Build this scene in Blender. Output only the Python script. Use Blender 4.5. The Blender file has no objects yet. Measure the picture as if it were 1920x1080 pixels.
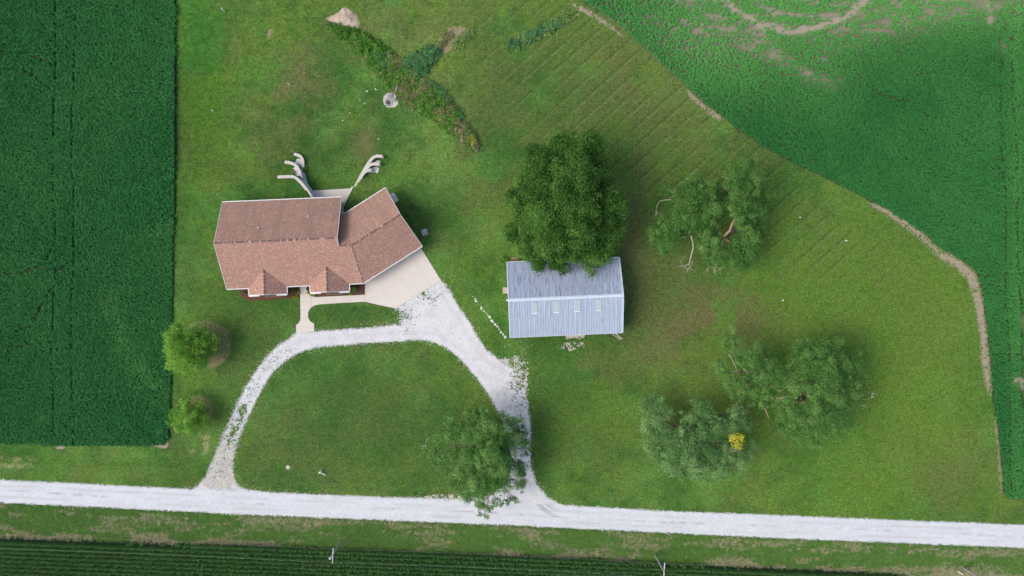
import bpy, math, random
import numpy as np
from mathutils import Vector, Matrix

# ------------------------------------------------------------------ camera, sky, sun, exposure
scene = bpy.context.scene
C = scene.collection
CAM_H = 128.0                      # height of the drone above the yard
GP = 0.1                           # metres on the ground for one pixel of a 1920 px wide frame
cam_d = bpy.data.cameras.new('camera'); cam = bpy.data.objects.new('camera', cam_d); C.objects.link(cam)
cam.location = (0, 0, CAM_H); cam.rotation_euler = (0, 0, 0)
cam_d.sensor_width = 36; cam_d.lens = 24; cam_d.clip_end = 9000
scene.camera = cam
SUN_EL, SUN_AZ = math.radians(48), math.radians(194)   # azimuth of the sun, counter-clockwise from +x (west-south-west)
world = bpy.data.worlds.new('World'); scene.world = world; world.use_nodes = True
wn = world.node_tree.nodes; wl = world.node_tree.links
sky = wn.new('ShaderNodeTexSky'); sky.sky_type = 'NISHITA'; sky.sun_disc = False
sky.sun_elevation = SUN_EL; sky.sun_rotation = math.pi / 2 - SUN_AZ
sky.air_density = 1.0; sky.dust_density = 4.0; sky.ozone_density = 1.0
bgn = wn['Background']; bgn.inputs[1].default_value = 0.15
wl.new(sky.outputs[0], bgn.inputs[0])
sd = bpy.data.lights.new('sun', 'SUN'); sun = bpy.data.objects.new('sun', sd); C.objects.link(sun)
sd.energy = 1.25; sd.angle = math.radians(34); sd.color = (1.0, 0.96, 0.91)
sun_dir = Vector((math.cos(SUN_EL) * math.cos(SUN_AZ), math.cos(SUN_EL) * math.sin(SUN_AZ), math.sin(SUN_EL)))
sun.rotation_euler = sun_dir.to_track_quat('Z', 'Y').to_euler(); sun.location = (0, 0, 300)
vs = scene.view_settings; vs.view_transform = 'Standard'; vs.look = 'None'; vs.gamma = 1; vs.use_curve_mapping = False
vs.exposure = 0.33
scene.render.resolution_x = 1024; scene.render.resolution_y = 576

# ------------------------------------------------------------------ numbers
RNG = np.random.default_rng(7)
random.seed(7)

def P(px, py, h=0.0):
    """a point of the photograph, at height h above the yard, in metres"""
    k = GP * (CAM_H - h) / CAM_H
    return Vector(((px - 960) * k, (540 - py) * k, h))
def PXY(pts, h=0.0): return np.array([P(x, y, h)[:2] for x, y in pts])

def _hash(ix, iy, seed):
    h = (ix.astype(np.int64) * 374761393 + iy.astype(np.int64) * 668265263 + seed * 974634777) & 0xFFFFFFFF
    h = ((h ^ (h >> 13)) * 1274126177) & 0xFFFFFFFF
    return ((h ^ (h >> 16)) & 0xFFFFFF) / float(0xFFFFFF)
def vnoise(X, Y, s, seed=0):
    x = X / s; y = Y / s; ix = np.floor(x); iy = np.floor(y); fx = x - ix; fy = y - iy
    fx = fx * fx * (3 - 2 * fx); fy = fy * fy * (3 - 2 * fy)
    a = _hash(ix, iy, seed); b = _hash(ix + 1, iy, seed); c = _hash(ix, iy + 1, seed); d = _hash(ix + 1, iy + 1, seed)
    return (a * (1 - fx) + b * fx) * (1 - fy) + (c * (1 - fx) + d * fx) * fy
def fbm(X, Y, s, o=4, seed=0, g=0.5):
    t = 0; a = 1; n = 0
    for i in range(o):
        t = t + a * vnoise(X + 17.3 * i, Y - 9.1 * i, s / 2 ** i, seed + 31 * i); n += a; a *= g
    return t / n
def sst(a, b, x):
    t = np.clip((x - a) / (b - a), 0, 1); return t * t * (3 - 2 * t)
def seg_dist(X, Y, pts):
    d = np.full(X.shape, 1e9)
    for (x0, y0), (x1, y1) in zip(pts[:-1], pts[1:]):
        dx, dy = x1 - x0, y1 - y0
        t = np.clip(((X - x0) * dx + (Y - y0) * dy) / (dx * dx + dy * dy + 1e-9), 0, 1)
        d = np.minimum(d, np.hypot(X - x0 - t * dx, Y - y0 - t * dy))
    return d
def sdf(X, Y, pts):
    """distance to a polygon, positive inside"""
    p = np.asarray(pts, float); n = len(p); ins = np.zeros(X.shape, bool)
    for i in range(n):
        x0, y0 = p[i]; x1, y1 = p[(i + 1) % n]
        c = ((y0 > Y) != (y1 > Y)) & (X < (x1 - x0) * (Y - y0) / (y1 - y0 + 1e-12) + x0)
        ins ^= c
    d = seg_dist(X, Y, np.vstack([p, p[:1]]))
    return np.where(ins, d, -d)
def smooth_poly(pts, it=2, closed=True):
    p = np.asarray(pts, float)
    for _ in range(it):
        if closed:
            q = np.roll(p, -1, 0); a = .75 * p + .25 * q; b = .25 * p + .75 * q
            p = np.empty((2 * len(a), 2)); p[0::2] = a; p[1::2] = b
        else:
            q = p[1:]; o = p[:-1]; r = np.empty((2 * len(q), 2)); r[0::2] = .75 * o + .25 * q; r[1::2] = .25 * o + .75 * q
            p = np.vstack([p[:1], r, p[-1:]])
    return p

# the yard falls away behind the house, down to the patio of the lower storey
DROP = 2.4
LEFT_BASE = [(597, 378), (586, 357), (577, 344), (574.5, 336), (572, 326), (571.5, 315), (571.5, 303), (572, 284)]
PIT = PXY([(594, 392), (591, 378), (574.5, 356), (565, 343.5), (562, 339), (563.5, 333), (561.5, 322), (564.5, 318), (567, 314), (567.8, 300), (567, 280), (716, 280), (697, 298), (687.5, 311), (676, 331), (664.5, 350), (660.5, 352), (641, 392)])
def ground_z(X, Y):
    X = np.asarray(X, float); Y = np.asarray(Y, float)
    lat = sst(-66, -52, X) * (1 - sst(-24, -10, X))
    north = 1 - 0.75 * sst(30, 52, Y)
    side = sst(18.0, 25.5, Y) * lat * north
    pit = (sdf(X, Y, PIT) > 0).astype(float) * (Y < 26.2)
    return -DROP * np.maximum(side, pit)
def gz(x, y): return float(ground_z(np.array([x]), np.array([y]))[0])
def G(px, py):
    v = P(px, py); return Vector((v.x, v.y, gz(v.x, v.y)))

# ------------------------------------------------------------------ mesh helpers
def link(name, me, mat=None, parent=None):
    o = bpy.data.objects.new(name, me); C.objects.link(o)
    if mat is not None and me is not None and len(me.materials) == 0: me.materials.append(mat)
    if parent is not None: o.parent = parent
    return o
def tag(o, label=None, cat=None, group=None, kind=None):
    if label: o['label'] = label
    if cat: o['category'] = cat
    if group: o['group'] = group
    if kind: o['kind'] = kind
    return o
def thing(name, label, cat, loc=(0, 0, 0), rz=0, group=None):
    o = bpy.data.objects.new(name, None); C.objects.link(o); o.location = loc; o.rotation_euler = (0, 0, rz)
    o.empty_display_size = 0.3
    return tag(o, label, cat, group)
def npmesh(name, V, F, smooth=False):
    """fast mesh from arrays; F is (n,3) or (n,4)"""
    V = np.asarray(V, np.float32); F = np.asarray(F, np.int32); k = F.shape[1]
    me = bpy.data.meshes.new(name)
    me.vertices.add(len(V)); me.vertices.foreach_set('co', V.ravel())
    me.loops.add(F.size); me.loops.foreach_set('vertex_index', F.ravel())
    me.polygons.add(len(F)); me.polygons.foreach_set('loop_start', np.arange(0, F.size, k, dtype=np.int32))
    me.polygons.foreach_set('loop_total', np.full(len(F), k, np.int32))
    me.update(calc_edges=True); me.validate()
    if smooth: me.polygons.foreach_set('use_smooth', np.ones(len(F), bool))
    return me
def add_attr(me, name, vals, kind='FLOAT', dom='POINT'):
    a = me.attributes.new(name, kind, dom)
    if kind == 'FLOAT': a.data.foreach_set('value', np.asarray(vals, np.float32).ravel())
    else:
        v = np.asarray(vals, np.float32)
        if v.shape[1] == 3: v = np.hstack([v, np.ones((len(v), 1), np.float32)])
        a.data.foreach_set('color', v.ravel())
class MB:
    """collects boxes, prisms and tubes for ONE mesh object"""
    def __init__(s): s.v = []; s.f = []; s.sm = False
    def add(s, vs, fs):
        b = len(s.v); s.v += [tuple(v) for v in vs]; s.f += [[i + b for i in f] for f in fs]; return s
    def box(s, c, size, rz=0, rot=None):
        x, y, z = size[0] / 2, size[1] / 2, size[2] / 2
        m = rot if rot is not None else Matrix.Rotation(rz, 3, 'Z')
        c = Vector(c)
        vs = [c + m @ Vector((sx * x, sy * y, sz * z)) for sz in (-1, 1) for sx, sy in ((-1, -1), (1, -1), (1, 1), (-1, 1))]
        return s.add(vs, [(3, 2, 1, 0), (4, 5, 6, 7), (0, 1, 5, 4), (1, 2, 6, 5), (2, 3, 7, 6), (3, 0, 4, 7)])
    def prism(s, poly, z0, z1):
        """polygon (x,y) raised from z0 to z1"""
        n = len(poly); a = sum(poly[i][0] * poly[(i + 1) % n][1] - poly[(i + 1) % n][0] * poly[i][1] for i in range(n))
        if a < 0: poly = list(poly)[::-1]
        vs = [(p[0], p[1], z0) for p in poly] + [(p[0], p[1], z1) for p in poly]
        return s.add(vs, [list(range(n))[::-1], list(range(n, 2 * n))] + [(i, (i + 1) % n, n + (i + 1) % n, n + i) for i in range(n)])
    def slab(s, top, off):
        """a 3-D polygon thickened by the vector off"""
        n = len(top); t = [Vector(p) for p in top]; o = Vector(off)
        nrm = Vector((0, 0, 0))
        for i in range(n): nrm += t[i].cross(t[(i + 1) % n])
        if nrm.dot(o) > 0: t = t[::-1]
        vs = t + [p + o for p in t]
        return s.add(vs, [list(range(n)), list(range(n, 2 * n))[::-1]] + [((i + 1) % n, i, n + i, n + (i + 1) % n) for i in range(n)])
    def tube(s, pts, rad, n=7, cap=True):
        pts = [Vector(p) for p in pts]; m = len(pts)
        if not hasattr(rad, '__len__'): rad = [rad] * m
        vs = []; up = None
        for i, p in enumerate(pts):
            d = (pts[min(i + 1, m - 1)] - pts[max(i - 1, 0)]).normalized()
            if up is None or abs(up.dot(d)) > .98: up = Vector((1, 0, 0)) if abs(d.x) < .8 else Vector((0, 1, 0))
            a = d.cross(up).normalized(); b = d.cross(a).normalized(); up = -b if False else up
            vs += [p + (a * math.cos(2 * math.pi * k / n) + b * math.sin(2 * math.pi * k / n)) * rad[i] for k in range(n)]
        fs = [(i * n + k, i * n + (k + 1) % n, (i + 1) * n + (k + 1) % n, (i + 1) * n + k) for i in range(m - 1) for k in range(n)]
        if cap: fs += [list(range(n)), list(range((m - 1) * n, m * n))[::-1]]
        s.add(vs, fs); return s
    def lathe(s, prof, n=20, c=(0, 0, 0)):
        vs = [(c[0] + r * math.cos(2 * math.pi * k / n), c[1] + r * math.sin(2 * math.pi * k / n), c[2] + z) for r, z in prof for k in range(n)]
        m = len(prof)
        fs = [(i * n + k, i * n + (k + 1) % n, (i + 1) * n + (k + 1) % n, (i + 1) * n + k) for i in range(m - 1) for k in range(n)]
        fs += [list(range(n))[::-1], list(range((m - 1) * n, m * n))]
        return s.add(vs, fs)
    def stone(s, c, r, seed, flat=.5, n=7):
        rg = random.Random(seed); rings = [(.75, 0), (1, .45), (.62, 1)]
        rr = [rg.uniform(.75, 1.2) for _ in range(n)]; a0 = rg.random() * 6
        vs = [(c[0] + r * q * rr[k] * math.cos(a0 + 6.2832 * k / n), c[1] + r * q * rr[k] * math.sin(a0 + 6.2832 * k / n), c[2] + r * flat * z * rg.uniform(.85, 1.15)) for q, z in rings for k in range(n)]
        fs = [(i * n + k, i * n + (k + 1) % n, (i + 1) * n + (k + 1) % n, (i + 1) * n + k) for i in range(2) for k in range(n)]
        fs += [list(range(n))[::-1], list(range(2 * n, 3 * n))]
        return s.add(vs, fs)
    def build(s, name, mat, parent=None, smooth=False, uvframe=None):
        me = bpy.data.meshes.new(name); me.from_pydata(s.v, [], s.f); me.update()
        if smooth:
            for p in me.polygons: p.use_smooth = True
        if uvframe:
            uv = me.uv_layers.new(name='UVMap'); o, a, b = uvframe
            for lp in me.loops:
                d = me.vertices[lp.vertex_index].co - o; uv.data[lp.index].uv = (d.dot(a), d.dot(b))
        return link(name, me, mat, parent)
def sheet(name, mat, bbox, keep, dz, res=0.15, jit=0.3, height=None, attrs=None, parent=None):
    """ground-hugging sheet made of the small cells for which keep(X, Y) holds: ragged real edges"""
    x0, y0, x1, y1 = bbox; nx = int((x1 - x0) / res) + 1; ny = int((y1 - y0) / res) + 1
    xs = x0 + np.arange(nx + 1) * res; ys = y0 + np.arange(ny + 1) * res
    cx, cy = np.meshgrid(xs[:-1] + res / 2, ys[:-1] + res / 2, indexing='ij')
    k = keep(cx, cy)
    vx, vy = np.meshgrid(xs, ys, indexing='ij')
    i, j = np.nonzero(k)
    W = ny + 1
    F = np.stack([i * W + j, (i + 1) * W + j, (i + 1) * W + j + 1, i * W + j + 1], 1)
    u, inv = np.unique(F, return_inverse=True); F = inv.reshape(F.shape)
    X = vx.ravel()[u]; Y = vy.ravel()[u]
    r = np.random.default_rng(len(u))
    X = X + (r.random(len(X)) - .5) * res * jit * 2; Y = Y + (r.random(len(X)) - .5) * res * jit * 2
    Z = ground_z(X, Y) + dz
    if height is not None: Z = Z + height(X, Y)
    me = npmesh(name, np.stack([X, Y, Z], 1), F, smooth=True)
    if attrs:
        for an, fn in attrs.items():
            v = fn(X, Y); add_attr(me, an, v, 'FLOAT' if v.ndim == 1 else 'FLOAT_COLOR')
    return link(name, me, mat, parent)
def bbox_of(p, m=2): p = np.asarray(p); return (p[:, 0].min() - m, p[:, 1].min() - m, p[:, 0].max() + m, p[:, 1].max() + m)
def clip_poly(poly, p0, n):
    """the side of a polygon where (p - p0).n >= 0"""
    out = []
    for i in range(len(poly)):
        a = poly[i]; b = poly[(i + 1) % len(poly)]
        da = (a[0] - p0[0]) * n[0] + (a[1] - p0[1]) * n[1]; db = (b[0] - p0[0]) * n[0] + (b[1] - p0[1]) * n[1]
        if da >= 0: out.append(a)
        if (da >= 0) != (db >= 0):
            t = da / (da - db); out.append((a[0] + t * (b[0] - a[0]), a[1] + t * (b[1] - a[1])))
    return out
def slabs(parent, poly, org, ang, dx, dy, z0, z1, mat, name='slab', gap=.009):
    """poured concrete: one object for each slab between the joints"""
    ca, sa = math.cos(ang), math.sin(ang); ax = (ca, sa); ay = (-sa, ca)
    us = [(p[0] - org[0]) * ca + (p[1] - org[1]) * sa for p in poly]; vs_ = [-(p[0] - org[0]) * sa + (p[1] - org[1]) * ca for p in poly]
    for i in range(math.floor(min(us) / dx), math.ceil(max(us) / dx)):
        for j in range(math.floor(min(vs_) / dy), math.ceil(max(vs_) / dy)):
            q = [tuple(p) for p in poly]
            for n, lo, hi in ((ax, i * dx + gap, (i + 1) * dx - gap), (ay, j * dy + gap, (j + 1) * dy - gap)):
                q = clip_poly(q, (org[0] + n[0] * lo, org[1] + n[1] * lo), n)
                if len(q) > 2: q = clip_poly(q, (org[0] + n[0] * hi, org[1] + n[1] * hi), (-n[0], -n[1]))
            if len(q) < 3: continue
            a = abs(sum(q[k][0] * q[(k + 1) % len(q)][1] - q[(k + 1) % len(q)][0] * q[k][1] for k in range(len(q)))) / 2
            if a > .03: MB().prism(q, z0, z1 + random.uniform(-.004, .004)).build(name, mat, parent)

# ------------------------------------------------------------------ materials
class NT:
    def __init__(s, name, rough=.9, spec=.2):
        s.m = bpy.data.materials.new(name); s.m.use_nodes = True; s.t = s.m.node_tree; s.b = s.t.nodes['Principled BSDF']
        s.b.inputs['Roughness'].default_value = rough; s.b.inputs['Specular IOR Level'].default_value = spec
    def n(s, t, **k):
        o = s.t.nodes.new(t)
        for a, v in k.items():
            if hasattr(o, a) and a not in ('inputs',): setattr(o, a, v)
        return o
    def l(s, a, b): s.t.links.new(a, b)
    def set(s, sock, v):
        if hasattr(v, 'is_linked') or isinstance(v, bpy.types.NodeSocket): s.l(v, sock)
        elif isinstance(v, (tuple, list)) and len(v) == 3 and sock.type == 'RGBA': sock.default_value = (*v, 1)
        else: sock.default_value = v
    def pos(s): return s.n('ShaderNodeNewGeometry').outputs['Position']
    def uv(s): return s.n('ShaderNodeTexCoord').outputs['UV']
    def obj(s): return s.n('ShaderNodeTexCoord').outputs['Object']
    def mapv(s, v, scale=(1, 1, 1), rot=(0, 0, 0)):
        m = s.n('ShaderNodeMapping'); s.l(v, m.inputs[0]); m.inputs['Scale'].default_value = scale; m.inputs['Rotation'].default_value = rot; return m.outputs[0]
    def noise(s, v, scale, det=4, rough=.55, col=False):
        o = s.n('ShaderNodeTexNoise'); s.l(v, o.inputs['Vector']); o.inputs['Scale'].default_value = scale; o.inputs['Detail'].default_value = det; o.inputs['Roughness'].default_value = rough
        return o.outputs[1 if col else 0]
    def vor(s, v, scale, out='Color', rnd=1):
        o = s.n('ShaderNodeTexVoronoi'); s.l(v, o.inputs['Vector']); o.inputs['Scale'].default_value = scale; o.inputs['Randomness'].default_value = rnd; return o.outputs[out]
    def ramp(s, v, stops):
        r = s.n('ShaderNodeValToRGB'); s.l(v, r.inputs[0]); e = r.color_ramp.elements
        while len(e) < len(stops): e.new(.5)
        for i, (p, c) in enumerate(stops):
            e[i].position = p; e[i].color = (*c, 1) if hasattr(c, '__len__') else (c, c, c, 1)
        return r.outputs[0]
    def mix(s, f, a, b, mode='MIX'):
        o = s.n('ShaderNodeMix', data_type='RGBA', blend_type=mode); s.set(o.inputs[0], f); s.set(o.inputs[6], a); s.set(o.inputs[7], b); return o.outputs[2]
    def math(s, op, a, b=0.0, c=None):
        o = s.n('ShaderNodeMath', operation=op); s.set(o.inputs[0], a); s.set(o.inputs[1], b)
        if c is not None: s.set(o.inputs[2], c)
        return o.outputs[0]
    def attr(s, name, typ='GEOMETRY', out='Color'):
        a = s.n('ShaderNodeAttribute'); a.attribute_name = name; a.attribute_type = typ; return a.outputs[out]
    def rand(s): return s.n('ShaderNodeObjectInfo').outputs['Random']
    def color(s, c): s.set(s.b.inputs['Base Color'], c); return s
    def bump(s, h, strength=.5, dist=.05):
        o = s.n('ShaderNodeBump'); s.l(h, o.inputs['Height']); o.inputs['Strength'].default_value = strength; o.inputs['Distance'].default_value = dist
        s.l(o.outputs[0], s.b.inputs['Normal']); return s
M = {}
def plain(name, col, rough=.7, var=.15, scale=3, spec=.3, metal=0):
    t = NT(name, rough, spec); v = t.noise(t.obj(), scale, 5); t.b.inputs['Metallic'].default_value = metal
    t.color(t.ramp(v, [(.25, tuple(c * (1 - var) for c in col)), (.75, tuple(min(1, c * (1 + var)) for c in col))])); M[name] = t.m; return t.m

def mat_lawn():
    t = NT('lawn_grass', 1, .05); p = t.pos(); c = t.attr('Col')
    f1 = t.ramp(t.noise(p, 1.1, 6, .8), [(.22, .55), (.78, 1.48)])
    f2 = t.ramp(t.noise(p, 2.9, 2, .7), [(.25, .50), (.75, 1.55)])
    c = t.mix(1, c, f1, 'MULTIPLY'); c = t.mix(1, c, f2, 'MULTIPLY')
    dry = t.ramp(t.noise(p, .7, 8, .82), [(.50, 0), (.72, .55)])
    c = t.mix(dry, c, (.135, .135, .062)); c = t.mix(1, c, (.98, 1.13, .90), 'MULTIPLY')
    t.color(c); t.bump(t.noise(p, 5, 5, .8), .9, .10); M['lawn'] = t.m
def mat_gravel(name, hi, lo, spk=.5):
    t = NT(name, 1, .1); p = t.pos()
    v = t.vor(p, 5.5, 'Color'); g = t.n('ShaderNodeSeparateColor'); t.l(v, g.inputs[0])
    c = t.mix(t.ramp(g.outputs[0], [(.1, 0), (.9, 1)]), lo, hi)
    c = t.mix(t.ramp(t.noise(p, .35, 5, .65), [(.35, .18), (.65, 0)]), c, tuple(x * .78 for x in lo))
    c = t.mix(t.ramp(t.noise(p, 2.2, 6, .8), [(.58, 0), (.7, spk)]), c, (.26, .25, .21))
    c = t.mix(t.attr('wear', out='Fac'), c, (.32, .31, .33))
    t.color(c); t.bump(g.outputs[1], .35, .02); M[name] = t.m
def mat_shingle():
    for nm, streak in (('shingle', 0.0), ('shingle_north', 1.0)):
        t = NT(nm, .95, .15); u = t.uv()
        br = t.n('ShaderNodeTexBrick'); t.l(u, br.inputs[0]); br.offset = .5
        for k, v in (('Scale', 1.0), ('Mortar Size', .012), ('Bias', 0.0), ('Brick Width', .34), ('Row Height', .15), ('Mortar Smooth', .3)): br.inputs[k].default_value = v
        br.inputs['Color1'].default_value = (.45, .265, .205, 1); br.inputs['Color2'].default_value = (.355, .20, .155, 1); br.inputs['Mortar'].default_value = (.24, .14, .12, 1)
        c = br.outputs[0]
        w = t.vor(t.mapv(u, (5.5, 7.0, 1)), 1.0); sp = t.n('ShaderNodeSeparateColor'); t.l(w, sp.inputs[0])
        c = t.mix(t.ramp(sp.outputs[1], [(.70, 0), (.88, .6)]), c, (.64, .45, .34))
        c = t.mix(t.ramp(sp.outputs[0], [(.1, .5), (.25, 0)]), c, (.28, .16, .13))
        c = t.mix(t.ramp(t.noise(u, .45, 5, .6), [(.35, .30), (.65, 0)]), c, (.34, .205, .155))
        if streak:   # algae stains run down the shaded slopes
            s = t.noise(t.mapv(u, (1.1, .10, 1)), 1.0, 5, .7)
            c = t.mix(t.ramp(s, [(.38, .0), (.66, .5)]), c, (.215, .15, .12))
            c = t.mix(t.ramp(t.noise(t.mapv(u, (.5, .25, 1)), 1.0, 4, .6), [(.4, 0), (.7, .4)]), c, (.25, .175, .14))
        t.color(c); t.bump(br.outputs[1], .4, .01); M[nm] = t.m
def mat_ridge():
    t = NT('ridge_shingle', .95, .1); v = t.vor(t.mapv(t.uv(), (3.3, .01, 1)), 1.0); sp = t.n('ShaderNodeSeparateColor'); t.l(v, sp.inputs[0])
    t.color(t.ramp(sp.outputs[0], [(.3, (.19, .12, .105)), (.7, (.30, .19, .165)), (.85, (.52, .37, .31))])); M['ridge_shingle'] = t.m
def mat_metal():
    t = NT('barn_metal', .5, .4); o = t.uv(); t.b.inputs['Metallic'].default_value = .15
    r = t.rand()
    c = t.mix(t.noise(t.mapv(o, (3.2, .35, 1)), 1, 5, .6), (.45, .53, .62), (.55, .63, .71))
    c = t.mix(t.math('MULTIPLY', r, .35), c, (.40, .49, .60))
    c = t.mix(t.ramp(t.noise(t.mapv(o, (9, .55, 1)), 1, 5, .7), [(.52, 0), (.66, .75)]), c, (.20, .235, .33))
    ux = t.n('ShaderNodeSeparateXYZ'); t.l(o, ux.inputs[0]); c = t.mix(t.ramp(t.math('PINGPONG', ux.outputs[0], .231), [(0, .55), (.05, .3), (.1, 0)]), c, (.17, .20, .29))
    t.color(c); M['barn_metal'] = t.m
    t = NT('barn_metal_worn', .6, .35); o = t.uv(); t.b.inputs['Metallic'].default_value = .15
    r = t.rand()
    c = t.mix(t.noise(t.mapv(o, (3.2, .35, 1)), 1, 5, .6), (.38, .45, .56), (.52, .60, .71))
    c = t.mix(t.math('MULTIPLY', r, .45), c, (.36, .43, .56))
    c = t.mix(t.ramp(t.noise(t.mapv(o, (7, .4, 1)), 1, 6, .75), [(.48, 0), (.64, .85)]), c, (.11, .13, .20))
    t.color(c); M['barn_metal_worn'] = t.m
def mat_leaf(name, c0, c1, c2, trans=.25):
    t = NT(name, .75, .15); v = t.attr('var', out='Fac')
    c = t.ramp(v, [(0, c0), (.5, c1), (1, c2)])
    c = t.mix(t.ramp(t.noise(t.pos(), .8, 3, .6), [(.35, .4), (.65, 0)]), c, tuple(x * .7 for x in c0))
    t.color(c)
    tr = t.n('ShaderNodeBsdfTranslucent'); t.l(c, tr.inputs[0]); mx = t.n('ShaderNodeMixShader'); mx.inputs[0].default_value = trans
    t.l(t.b.outputs[0], mx.inputs[1]); t.l(tr.outputs[0], mx.inputs[2]); t.l(mx.outputs[0], t.t.nodes['Material Output'].inputs[0]); M[name] = t.m
def mat_crop(name, c0, c1, cpale, big=.04):
    t = NT(name, .7, .15); p = t.pos()
    c = t.mix(t.rand(), c0, c1)
    c = t.mix(t.ramp(t.noise(p, big, 5, .6), [(.4, 0), (.62, .55)]), c, tuple(.5 * (a + b) for a, b in zip(c1, cpale)))
    c = t.mix(t.ramp(t.noise(p, 14, 2, .6), [(.4, .4), (.6, 0)]), c, tuple(x * .75 for x in c0))
    c = t.mix(t.attr('tint', 'INSTANCER', 'Fac'), c, cpale)
    t.color(c); M[name] = t.m

mat_lawn(); mat_shingle(); mat_ridge(); mat_metal()
mat_gravel('road_gravel', (.66, .68, .70), (.56, .58, .60), .12)
mat_gravel('drive_gravel', (.70, .70, .705), (.58, .58, .585), .5)
mat_gravel('dusty_gravel', (.60, .56, .49), (.40, .38, .32), .9)
t = NT('concrete', .9, .2); p = t.pos()
c = t.mix(t.noise(p, .5, 6, .65), (.71, .655, .58), (.63, .575, .505)); c = t.mix(t.math('MULTIPLY', t.rand(), .2), c, (.58, .535, .47))
c = t.mix(t.ramp(t.noise(p, 6, 5, .7), [(.3, .25), (.6, 0)]), c, (.52, .49, .45)); t.color(c); M['concrete'] = t.m
t = NT('wall_block', .95, .15); p = t.pos()
c = t.mix(t.vor(p, 2.6, 'Color'), (.50, .485, .45), (.64, .62, .58)); c = t.mix(.6, c, (.58, .56, .53)); t.color(c); t.bump(t.noise(p, 9, 4), .5, .03); M['wall_block'] = t.m
t = NT('cap_stone', .9, .2); p = t.pos(); c = t.mix(t.ramp(t.noise(p, 2.2, 6, .75), [(.3, 0), (.7, 1)]), (.50, .46, .40), (.72, .68, .61)); t.color(c); M['cap_stone'] = t.m
t = NT('soil', 1, .05); p = t.pos(); c = t.mix(t.noise(p, .8, 7, .75), (.25, .205, .145), (.41, .345, .26)); t.color(c); t.bump(t.noise(p, 4, 6, .75), .7, .08); M['soil'] = t.m
t = NT('pale_soil', 1, .05); p = t.pos(); c = t.mix(t.ramp(t.noise(p, .9, 7, .8), [(.3, 0), (.7, 1)]), (.34, .26, .19), (.60, .50, .40)); t.color(c); t.bump(t.noise(p, 3, 6, .8), .8, .12); M['pale_soil'] = t.m
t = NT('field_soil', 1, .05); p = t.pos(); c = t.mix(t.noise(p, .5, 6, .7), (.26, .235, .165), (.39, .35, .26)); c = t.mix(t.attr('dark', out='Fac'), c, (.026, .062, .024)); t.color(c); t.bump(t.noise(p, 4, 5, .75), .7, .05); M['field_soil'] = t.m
t = NT('mulch', 1, .05); p = t.pos(); c = t.mix(t.noise(p, 5, 6, .8), (.055, .028, .02), (.19, .10, .075)); t.color(c); t.bump(t.noise(p, 12, 4, .8), .8, .05); M['mulch'] = t.m
t = NT('dead_grass', 1, .05); p = t.pos(); c = t.mix(t.noise(p, 1.6, 7, .8), (.13, .13, .05), (.38, .32, .22)); t.color(c); t.bump(t.noise(p, 7, 5, .8), .8, .06); M['dead_grass'] = t.m
plain('white_trim', (.74, .75, .76), .5); plain('white_paint', (.82, .82, .82), .5); plain('grey_metal', (.33, .36, .40), .5, metal=.3); plain('light_grey', (.55, .57, .60), .5)
plain('siding', (.50, .43, .34), .8); plain('brick', (.28, .16, .12), .9, .35, 9); plain('dark_glass', (.03, .04, .05), .15, spec=.6); plain('door_white', (.7, .7, .68), .5)
plain('pole_wood', (.30, .29, .27), .95, .25, 5); plain('arm_wood', (.62, .62, .58), .9, .2, 5); plain('steel_wire', (.38, .42, .36), .6); plain('dark_metal', (.06, .06, .065), .6)
plain('bark', (.17, .135, .105), .95, .4, 4); plain('dead_wood', (.42, .37, .31), .95, .3, 5); plain('tan_branch', (.30, .22, .15), .95, .3, 4); plain('rust', (.20, .10, .06), .9, .4, 5)
plain('pale_stone', (.62, .60, .53), .9, .2, 6); plain('grey_stone', (.36, .35, .33), .95, .3, 7); plain('tan_pad', (.44, .37, .29), .9); plain('brown_shake', (.15, .10, .065), .95, .5, 8)
plain('loose_stone', (.50, .49, .45), .95, .3, .9); plain('chair_grey', (.30, .31, .33), .6); plain('barn_trim', (.58, .66, .74), .4); plain('barn_wall', (.60, .62, .64), .6); plain('fibreglass', (.40, .50, .50), .45, .12, 4)
mat_leaf('oak_leaf', (.022, .085, .014), (.072, .190, .030), (.170, .330, .062))
mat_leaf('locust_leaf', (.034, .120, .024), (.095, .240, .048), (.205, .39, .095))
mat_leaf('grey_leaf', (.075, .190, .050), (.175, .345, .105), (.30, .48, .18))
mat_leaf('willow_leaf', (.050, .160, .030), (.130, .295, .064), (.25, .43, .12))
mat_leaf('maple_leaf', (.085, .250, .028), (.190, .420, .055), (.33, .55, .09))
mat_leaf('yellow_leaf', (.28, .32, .02), (.50, .50, .035), (.68, .64, .07))
mat_leaf('hosta_leaf', (.14, .20, .02), (.34, .38, .03), (.55, .52, .05))
mat_leaf('weed_leaf', (0.043, 0.151, 0.022), (0.101, 0.286, 0.036), (0.202, 0.403, 0.058))
mat_leaf('teal_leaf', (.050, .170, .060), (.100, .270, .100), (.17, .36, .14))
mat_leaf('straw_leaf', (.13, .165, .055), (.25, .27, .105), (.44, .41, .22))
mat_leaf('seed_head', (.30, .30, .14), (.46, .42, .25), (.60, .54, .36))
mat_leaf('grass_blade', (.11, .26, .05), (.19, .36, .08), (.32, .42, .15), .2)
mat_crop('soy_leaf', (.028, .172, .044), (.052, .255, .068), (.11, .33, .085))
mat_crop('soy_leaf_pale', (.022, .150, .036), (.038, .215, .052), (.12, .40, .090))
mat_crop('corn_leaf', (.026, .095, .020), (.060, .165, .036), (.09, .19, .05))

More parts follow.
